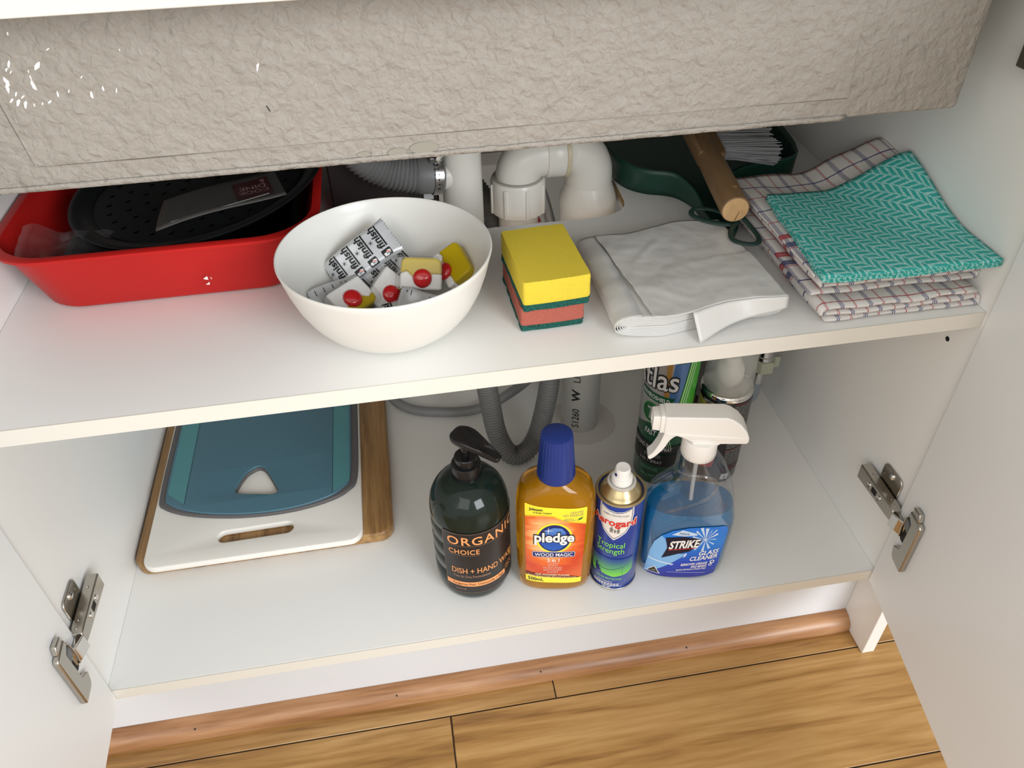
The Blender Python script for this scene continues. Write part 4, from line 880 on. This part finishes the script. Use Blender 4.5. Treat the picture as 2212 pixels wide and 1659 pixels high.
def sachet(label, loc, rot, L=.066, Wd=.034, face='finish', seed=0, puff=.0055):
    t = thing('tablet_sachet', label, 'sachet', loc, rot=rot, group='wrapped dishwasher tablets in the white bowl')
    def prof_(u, v):
        e = min(1.0, min(v, 1-v)/.16); s_ = min(1, min(u, 1-u)/.10)
        return puff*(max(0, e)**.5)*(max(0, s_)**.6)*(1+.25*N(u*3, v*4, seed, 1))
    zf = lambda x, y, sg: sg*prof_(x/Wd+.5, y/L+.5)+.0015*math.sin(y*90+seed)
    for sg in (1, -1): pass
    g = G()
    def edge(u, v): return (-Wd/2+Wd*u, -L/2+L*v+(.0009*(1 if int(u*26) % 2 else -1) if v in (0, 1) else 0))
    g.grid(lambda u, v: (*edge(u, v), zf(*edge(u, v), 1)), 26, 22); g.grid(lambda u, v: (*edge(u, v), zf(*edge(u, v), -1)-.0002), 26, 22)
    build('foil', g, SILVER, t, smooth=60)
    mp = lambda u, v, h: (u, v, zf(u, v, 1)+h)
    if face == 'finish':
        for k in range(4):
            y = L/2-.0125-k*.0148
            decal('lettering', [T('finish', -.0065, .0150, y, .0062, bold=.03, shear=.1)], mp, .0004, PBLACK, t, du=.003, dv=.003)
            decal('letter_bar', [bar(-.0065, .0150, y-.0024, y-.0010)], mp, .0004, PBLACK, t, du=.003)
            decal('spark_mark', [star(.0030, y+.0092, .0032, .0005, 6)], mp, .0004, PBLACK, t, du=.003)
            decal('pictogram', [poly(rrect(-.0155, -.0085, y-.0025, y+.0065, .0008, 2))], mp, .0004, PBLACK, t, du=.003, dv=.003)
            decal('pictogram_mark', [poly(circ(-.0130, y+.0040, .0014, n=10)), poly([(-.0140, y-.0012), (-.0110, y-.0018), (-.0102, y+.0010), (-.0120, y+.0030)])], mp, .0007, WHITE, t, du=0)
            decal('red_cross', [poly([(-.0135, y-.0008), (-.0129, y-.0012), (-.0105, y+.0020), (-.0111, y+.0024)])], mp, .0009, RED, t, du=0)
    else:
        random.seed(seed)
        decal('fine_print', [bar(a_, a_+.002+.004*random.random(), L/2-.012-k*.0040, L/2-.0114-k*.0040) for k in range(8) for a_ in (-.011, -.004, .004) if random.random() < .6], mp, .0004, PBLACK, t, du=.003, dv=.004, kind='stuff')
    return t
d2 = math.radians
sachet('long silver sachet with black lettering leaning up the back of the bowl', *frame((.3275, .1372, .4085), (-.495, .648, .579), (-.844, -.2, -.497)), .068, .035, seed=1)
sachet('silver sachet with black lettering tucked under the long leaning one', *frame((.3440, .1214, .3920), (-.562, .753, .342), (-.813, -.429, -.393)), .056, .034, seed=2)
sachet('silver sachet with fine print at the left side of the bowl', *frame((.3040, .0988, .3940), (.55, -.62, -.30), (.88, .30, .12)), .046, .032, 'plain', 3, .004)
sachet('silver sachet with fine print at the front right of the bowl', *frame((.3750, .0735, .3875), (-.45, -.75, -.40), (.88, -.30, -.20)), .046, .034, 'plain', 4, .008)
sachet('silver sachet lettering just showing at the front of the bowl', *frame((.3440, .0770, .3800), (-.4, .804, .30), (-.844, -.137, -.15)), .044, .030, seed=6)
TABW = M('tablet_white', (.86, .85, .83), .75, bump=(900, .6, .0012)); TABY = M('tablet_yellow', (.52, .38, .008), .22, spec=.3); TABR = M('tablet_red', (.55, .012, .016), .15, coat=.5)
def tablet(label, loc, rot, ysize=.38, film=True):
    t = thing('dishwasher_tablet', label, 'tablet', loc, rot=rot, group='unwrapped-looking tablets in the white bowl')
    w_, l_, h_ = .0360, .0275, .0125
    cut = -l_/2+l_*(1-ysize)
    build('powder_block', G().prism([(-w_/2, -l_/2), (w_/2, -l_/2), (w_/2, cut), (w_/2-.009, cut), (.004, cut-.005), (-.006, cut-.004), (-w_/2+.006, cut+.002), (-w_/2, cut)], 0, h_), TABW, t, bevel=.0016)
    build('gel_layer', G().prism([(-w_/2, cut), (-w_/2+.006, cut+.002), (-.006, cut-.004), (.004, cut-.005), (w_/2-.009, cut), (w_/2, cut), (w_/2-.001, l_/2-.003), (w_/2-.004, l_/2), (-w_/2+.004, l_/2), (-w_/2+.001, l_/2-.003)], .0004, h_-.0002), TABY, t, bevel=.0016)
    build('power_ball', G().lathe([(.0080, 0), (.0084, .0010), (.0075, .0028), (.0050, .0042), (.0010, .0048)], 28, (.0015, cut-.004, h_-.0006)), TABR, t, smooth=70)
    if film:
        build('wrapper', G().prism(rrect(-w_/2-.004, w_/2+.0015, -l_/2-.0015, l_/2+.0015, .003, 3), -.0006, h_+.0010), FILM2, t, bevel=.0012)
    return t
tablet('white tablet with yellow gel and glossy red ball at the right of the bowl', *frame((.3770, .0995, .4080), (.95, -.20, -.15), (.14, .50, .85), .0125), .50)
tablet('yellow gel tablet standing against the bowl wall behind another tablet', *frame((.4050, .1120, .4075), (.309, -.87, -.384), (.815, .033, .579), .0125), .72, False)
tablet('half hidden white tablet with dark red ball in the middle of the bowl', *frame((.3480, .0970, .3960), (-.58, -.722, -.377), (.714, -.227, -.663), .0125), .22)
tablet('white tablet with grainy red ball and yellow gel at the front of the bowl', *frame((.3177, .0810, .4045), (-.756, -.652, -.059), (.578, -.622, -.529), .0125), .30)

# ------------------------------------------------------------------ two kitchen sponges, stacked
def sponge(name, label, loc, rz, foam, Ls=.0905, Ws=.0585, hf=.0200, hsq=.0065, pinch=0.0):
    t = thing(name, label, 'sponge', loc, rz, group='stacked kitchen sponges')
    def blk(h0, h1, m, nm, r, rag=0.0):
        rings_ = []
        out = rrect(-Ws/2, Ws/2, -Ls/2, Ls/2, r, 4); dense = []
        for a, b in zip(out, out[1:]+out[:1]):
            k_ = max(1, int(math.hypot(b[0]-a[0], b[1]-a[1])/.006))
            for i in range(k_): dense.append((a[0]+(b[0]-a[0])*i/k_, a[1]+(b[1]-a[1])*i/k_))
        lev = [(h0, .985), (h0+(h1-h0)*.12, 1.0), (h0+(h1-h0)*.5, 1.0-pinch), (h0+(h1-h0)*.88, 1.0), (h1, .985)]
        for z, s_ in lev: rings_.append([(x*s_+rag*N(x, y, z, 160), y*s_+rag*N(x, y, z+3, 160), z+(.0006*N(x, y, 7, 60))) for x, y in dense])
        return build(nm, G().loft(rings_), m, t, smooth=45)
    blk(0, hsq, M('scourer_green', (.012, .135, .105), .9, bump=(1300, 1.0, .003), var=(600, .5)), 'scourer', .003, .0011)
    blk(hsq, hsq+hf, foam, 'foam', .003, .0003)
    return t
FY = M('foam_yellow', (.74, .575, .045), .85, bump=(1600, .5, .0012), var=(900, .06)); FR = M('foam_red', (.44, .115, .082), .88, bump=(1500, .6, .0014), var=(700, .1))
sponge('kitchen_sponge', 'red sponge with green scourer underneath the yellow sponge', (.4845, .1010, HS+.0006), d2(1.5), FR, .0880, .0570, .0185, .0055, .012)
sponge('kitchen_sponge', 'yellow sponge with green scourer stacked on the red sponge', (.4855, .0965, HS+.0256), d2(3.2), FY, .0905, .0590, .0225, .0062, .006)

# ------------------------------------------------------------------ folded white bin bags
BAGM = M('bag_white', (.63, .625, .605), .28, bump=(60, .14, .003))
bags = thing('bin_bag_roll', 'flat folded roll of white plastic bin bags between the sponges and tea towels', 'bin bags', (.612, .1050, HS+.0004))
def spiral(turns, hw, hh, th, n=26):
    """flattened spiral cross-section, from the outside inwards"""
    p = []
    for k in range(turns):
        for i in range(n):
            t = k+i/n; a = hw-th*t*1.15; b = hh-th*t
            if b < .0006: return p
            ang = 2*PI*i/n+PI*.62
            c, s_ = math.cos(ang), math.sin(ang)
            p.append((a*math.copysign(abs(c)**.35, c), b*math.copysign(abs(s_)**.8, s_)))
    return p
sp_ = spiral(6, .0780, .0108, .0018)
def bagmap(x, z, y):
    """x,z in the cross-section, y along the roll (-1..1)"""
    yy = .072*y+(.006*(x/.078) if True else 0)+.004*math.sin(x*60)*abs(y)
    xs = x*(1-.055*(y+1)/2)-.004*(y+1)/2
    zz = (z+.0112)*(1+.10*N(x, y*.1, 2, 14)-.10*(y+1)/2+.10*max(0, x/.078)*(1 if y < 0 else .6))
    return (xs+.0007*N(x*3, y*.2, z, 40), yy, max(.0003, zz+(.0007*N(x, y*.07, 4, 45)+.0003*N(x, y*.07, 8, 120) if z > 0 else 0)))
g = G(); nS = len(sp_)-1
def sp_at(t):
    f = t*nS; i = min(int(f), nS-1); q = f-i
    return (sp_[i][0]*(1-q)+sp_[i+1][0]*q, sp_[i][1]*(1-q)+sp_[i+1][1]*q)
g.grid(lambda u, v: bagmap(*sp_at(u), -1+2*v), nS, 34)
build('bag_layers', g, BAGM, bags, solid=.0007, smooth=60)
# loose top sheet with its perforated edge
def flapf(u, v):
    x = -.046+.122*u-.014*(v)*(1-u); y = -1.02+2.0*v
    p = bagmap(x, .0105, y); cr = .0011*max(0, .25-abs(N(u*2.2+v, v*3.5-u, 3, 1)))*4*(.3+.7*abs(N(u*2, v*2, 9, 1)))+.0005*abs(N(u*12, v*7, 6, 1))*(1-u)
    return (p[0], p[1]-.002*(1-v), p[2]+.0011+cr)
g = G().grid(flapf, 64, 56); build('top_sheet', g, BAGM, bags, solid=.0004, smooth=70)
def frontf(u, v):
    x = -.012+.088*u; top_ = flapf(min(1, max(0, (x+.046)/.122)), 0)
    drop = top_[2]*(1-.985*(1-.62*u))*v if False else (top_[2]-.0008)*v*(1-.55*u)
    return (x+.004*v*(1-u), top_[1]-.0006-(.013*(1-u)**1.2+.002)*v, top_[2]-drop)
g = G().grid(frontf, 24, 8); build('front_flap', g, BAGM, bags, solid=.0004, smooth=70)

# ------------------------------------------------------------------ dustpan and brush
DGR = M('dark_green_pan', (.010, .052, .036), .38)
pan = thing('dustpan', 'dark green plastic dustpan at the back of the shelf', 'dustpan', (.715, .330, HS+.0003))
pth = [tuple(p)[:2] for p in smooth_path([(.838, .440, 0), (.828, .350, 0), (.822, .312, 0), (.812, .291, 0), (.792, .281, 0), (.758, .277, 0), (.726, .265, 0), (.711, .240, 0), (.705, .205, 0), (.701, .178, 0), (.692, .170, 0), (.682, .178, 0), (.680, .205, 0), (.680, .240, 0), (.672, .264, 0), (.660, .276, 0), (.640, .285, 0), (.624, .300, 0), (.615, .325, 0), (.612, .370, 0), (.612, .440, 0)], 5)]
pth = [(x-.715, y-.330) for x, y in pth]
build('pan_floor', G().prism(pth, 0, .0022), DGR, pan, smooth=30)
def wallh(x, y): return .030 if y > -.055 else max(.012, .030-.30*(-.055-y))
g = G(); nP = len(pth)-1
g.grid(lambda u, v: (pth[round(u*nP)][0], pth[round(u*nP)][1]-(.0035*v if pth[round(u*nP)][1] < -.03 else 0), .001+v*wallh(*pth[round(u*nP)])), nP, 4)
build('pan_wall', g, DGR, pan, solid=.0022, smooth=60)
RUB = M('rubber_green', (.014, .040, .032), .55)
def loopt(pts): return G().tube(smooth_path([(a, b-.004, c+.0012) for a, b, c in pts], 6), .0028, 8, flat=.55)
build('hanging_loop', loopt([(-.024, -.150, .022), (-.036, -.140, .026), (-.054, -.133, .026), (-.060, -.141, .024), (-.050, -.154, .023), (-.034, -.166, .024), (-.024, -.168, .024)]), RUB, pan, smooth=70)
build('hanging_loop', loopt([(-.022, -.166, .026), (-.034, -.180, .025), (-.038, -.196, .024), (-.028, -.206, .024), (-.018, -.206, .024), (-.013, -.196, .024), (-.014, -.180, .026), (-.018, -.164, .030)]), RUB, pan, smooth=70)
BWD = wood('brush_wood', [(.30, (.17, .095, .042)), (.5, (.25, .150, .072)), (.7, (.31, .195, .098))], 6, .5, (9, 1, 9), dist=.3)
A_ = Vector((.6865, .1560, HS+.0425)); B_ = Vector((.6990, .2860, HS+.0520)); dv_ = (B_-A_).normalized()
brush = thing('hand_brush', 'hand brush with round wooden handle and grey bristles lying on the dustpan', 'brush', tuple(A_))
prof_ = [(.0128, 0), (.0136, .0006), (.0138, .003), (.0136, .06), (.0128, .125), (.0120, .140)]
build('handle', G().lathe(prof_, 40, (0, 0, 0), axis=dv_), BWD, brush, smooth=40)
ENDW = wood('end_grain', [(.3, (.50, .30, .13)), (.5, (.60, .38, .18)), (.7, (.66, .44, .22))], 10, .6, (6, 1, 3))
build('handle_end', G().lathe([(.0128, -.0003), (.0122, -.0009), (.001, -.0010)], 40, (0, 0, 0), axis=dv_), ENDW, brush)
build('end_crack', G().box(tuple(Vector((.0035, 0, -.002))-dv_*.0011), (.0005, .0004, .019), (0, .35, 0)), M('crack_brown', (.18, .09, .035), .8), brush, smooth=0)
build('finger_dent', G().lathe([(.0032, 0), (.0030, .0008), (.0010, .0014)], 16, tuple(dv_*.022+Vector((.002, -.001, .0128)))), M('dent_wood', (.30, .18, .07), .6), brush)
hx = Vector((dv_.y, -dv_.x, 0))
g = G(); q = Matrix((hx, dv_, hx.cross(dv_))).transposed()
blk = [q @ Vector(p)+dv_*.0 for p in []]
gg = G().prism([(-.0125, .098), (.0125, .090), (.0165, .102), (.0170, .260), (-.0140, .260)], -.0085, .0105)
gg.v = [tuple(q @ Vector(p)) for p in gg.v]
build('head_block', gg, BWD, brush, bevel=.003)
g = G(); random.seed(11)
for k in range(900):
    y = .106+.145*random.random(); z = -.004+.013*random.random(); L_ = .060+.008*random.random(); fan = (y-.20)*.55+random.uniform(-.05, .05)
    a = q @ Vector((.012, y, z)); d = (q @ Vector((1, fan, -.10+random.uniform(-.07, .07)+z*6))).normalized(); up = Vector((0, 0, .00042)); sd = d.cross(Vector((0, 0, 1))).normalized()*.00045
    b = a+d*L_
    g.add([a+up, a-up+sd, a-up-sd, b+up, b-up+sd, b-up-sd], [(0, 1, 4, 3), (1, 2, 5, 4), (2, 0, 3, 5), (3, 4, 5), (2, 1, 0)])
bo = build('bristles', g, M('bristle_grey', (.27, .275, .29), .5), brush, smooth=0); bo['kind'] = 'stuff'
for p0, p1 in (((.08, .20, .012), (.135, .238, .010)), ((.085, .15, .012), (.130, .163, .012))):
    build('stray_bristle', G().tube([q @ Vector(p0), q @ ((Vector(p0)+Vector(p1))/2+Vector((0, 0, .002))), q @ Vector(p1)], .0005, 5), M('bristle_pale', (.60, .60, .62), .5), brush)

# ------------------------------------------------------------------ tea towels and turquoise cloth
w = NT('tea_towel'); uv = w.coord('UV'); sp = w.n('ShaderNodeSeparateXYZ'); w.l(uv, sp.inputs[0])
def line(src, period, off, width):
    f = w.math('FRACT', w.math('ADD', w.math('DIVIDE', src, period), off)); return w.math('LESS_THAN', f, width/period)
nz = w.noise(uv, 900, 2); wob = w.math('ADD', 0.0, w.math('MULTIPLY', w.math('SUBTRACT', w.noise(uv, 260, 2), .5), .0016))
U_ = w.math('ADD', sp.outputs[0], wob); V_ = w.math('ADD', sp.outputs[1], wob)
chk = w.n('ShaderNodeTexChecker'); chk.inputs['Scale'].default_value = 1100; w.l(uv, chk.inputs[0])
weave = w.math('GREATER_THAN', w.math('ADD', w.math('MULTIPLY', chk.outputs['Fac'], .5), w.math('MULTIPLY', nz, .7)), .55)
NV, RD, WH = (.035, .045, .16), (.42, .035, .045), (.70, .67, .645)
c = w.mix(w.math('MULTIPLY', line(U_, .0260, .10, .0042), weave), WH, NV)
c = w.mix(w.math('MULTIPLY', line(U_, .0260, .60, .0022), weave), c, RD)
c = w.mix(w.math('MULTIPLY', line(V_, .0480, .20, .0018), .9), c, NV)
c = w.mix(w.math('MULTIPLY', line(V_, .0480, .68, .0014), .8), c, RD)
c = w.mix(w.math('MULTIPLY', line(V_, .40, .800, .0080), .85), c, RD)
c = w.mix(w.math('MULTIPLY', line(V_, .40, .835, .0075), .85), c, NV)
w.color(c); w.rough(.92); w.bump(w.noise(uv, 1500, 2), .5, .001)
TOW = w.m
def ss(x, a, b):
    t = max(0, min(1, (x-a)/(b-a))); return t*t*(3-2*t)
def lift(x, y):     # the stack rides up the cabinet wall towards the back
    return .030*ss(x, .775, .868)*ss(y, .055, .19)-.004*ss(x, .70, .79)*(1-ss(x, .79, .86))*ss(y, .05, .15)
def serp(x0, x1, layers, t, n=14, shift=None):
    """serpentine fold section: list of (x, z, arclength)"""
    p = []; s_ = 0.0; r = t/2
    for k in range(layers):
        a, b = (x0, x1) if k % 2 == 0 else (x1, x0)
        if shift: a += shift[k % len(shift)]; b += shift[(k+1) % len(shift)]
        sg = 1 if b > a else -1
        for i in range(n+1):
            q_ = i/n; p.append((a+sg*r+(b-a-2*sg*r)*q_, r+k*t))
        if k < layers-1:
            for j in range(1, 6):
                th = -PI/2+PI*j/6; p.append((b-sg*r+sg*r*math.cos(th)*1.0, r+k*t+r+r*math.sin(th)))
    out = []; pr = None
    for x, z in p:
        if pr: s_ += math.hypot(x-pr[0], z-pr[1])
        out.append((x, z, s_)); pr = (x, z)
    return out
def towel(label, x0, x1, y0, y1, z0, layers, t, seed, skew=0.0, shift=None, th=.0023):
    tw = thing('tea_towel', label, 'tea towel', ((x0+x1)/2, (y0+y1)/2, HS+z0), group='folded tea towels')
    sec = serp(x0, x1, layers, t, 16, shift); nS_ = len(sec)-1; cx, cy = (x0+x1)/2, (y0+y1)/2
    g = G()
    def fn(u, v):
        x, z, s_ = sec[round(u*nS_)]; y = y0+(y1-y0)*v+.0025*N(x*8, z*200, seed, 4)*(1 if v in (0, 1) else .4)
        X = x+skew*(y-y0)+.0015*N(y*20, z*300, seed+3, 1); X = min(X, W-.0025)
        Z = z+lift(X, y)*(.35+.65*z/(layers*t))+.0020*N(X*34, y*30, seed+z*60, 1)*(z/(layers*t))*2
        return (X-cx, y-cy, max(Z, th/2+.0002))
    g.grid(fn, nS_, 30, lambda u, v: (sec[round(u*nS_)][2]+seed*.013, (y1-y0)*v+seed*.009))
    build('cloth', g, TOW, tw, solid=th, smooth=80)
    return tw
towel('white tea towel with red and navy stripes at the bottom of the cloth pile', .7160, .8620, .0180, .215, .0003, 3, .0062, 1, -.02, (0, .004, -.002), .0024)
towel('thickly folded striped tea towel under the turquoise cloth', .7050, .8610, .0320, .224, .0195, 4, .0064, 2, -.015, (.0, .006, .010, .016), .0024)
w = NT('turquoise_cloth'); uv = w.coord('UV'); sp = w.n('ShaderNodeSeparateXYZ'); w.l(uv, sp.inputs[0])
wb = w.math('MULTIPLY', w.math('SUBTRACT', w.noise(uv, 300, 2), .5), .0012); U_ = w.math('ADD', sp.outputs[0], wb); V_ = w.math('ADD', sp.outputs[1], wb)
band = w.math('FLOOR', w.math('DIVIDE', w.math('ADD', U_, V_), .0150)); par = w.math('LESS_THAN', w.math('FRACT', w.math('MULTIPLY', band, .5)), .25)
sa_ = w.math('LESS_THAN', w.math('FRACT', w.math('DIVIDE', U_, .0060)), .60); sb2 = w.math('LESS_THAN', w.math('FRACT', w.math('DIVIDE', V_, .0060)), .60)
st_ = w.math('ADD', w.math('MULTIPLY', par, sa_), w.math('MULTIPLY', w.math('SUBTRACT', 1.0, par), sb2))
edge = w.math('FRACT', w.math('DIVIDE', w.math('ADD', U_, V_), .0150)); st_ = w.math('MULTIPLY', st_, w.math('GREATER_THAN', edge, .14))
dots = w.n('ShaderNodeTexVoronoi'); dots.inputs['Scale'].default_value = 750; w.l(uv, dots.inputs['Vector'])
pale = w.mix(w.math('LESS_THAN', dots.outputs['Distance'], .42), (.22, .56, .53), (.47, .71, .69))
w.color(w.mix(st_, pale, (.026, .375, .335))); w.rough(.85); w.bump(dots.outputs['Distance'], .25, .0008)
TUR = w.m
CQ = [Vector((.7060, .0160)), Vector((.8655, .0105)), Vector((.8640, .1700)), Vector((.7200, .1640))]
clo = thing('turquoise_cloth', 'turquoise zigzag patterned cleaning cloth folded on top of the tea towels', 'cloth', (.785, .09, HS+.046))
def cq(u, v): return (CQ[0]*(1-u)+CQ[1]*u)*(1-v)+(CQ[3]*(1-u)+CQ[2]*u)*v
for k in range(4):
    def cf(u, v, k=k):
        p = cq(u, v); e = .0012*k
        x = p.x-(.0010*(3-k))*(1-2*u)*(-1)*0+.0012*N(u*6, v*6, k, 1)*(1 if u < .1 else .3); y = p.y+.0010*N(u*5, v*5, k+9, 1)
        x = min(x, W-.001)
        z = .0466+.0017*k+lift(x, y)*1.02-.0035*ss(u, .75, 1)*(1-ss(v, 0, .4))*0+.0012*N(u*3, v*3, 2, 1)+.0035*math.sin(PI*min(1, u*1.3))*(1-v)*-.6
        return (x-.785, y-.09, z-.046)
    build('cloth_layer', G().grid(cf, 34, 30, lambda u, v: (.17*u+.02*k, .155*v)), TUR, clo, solid=.0012, smooth=80)
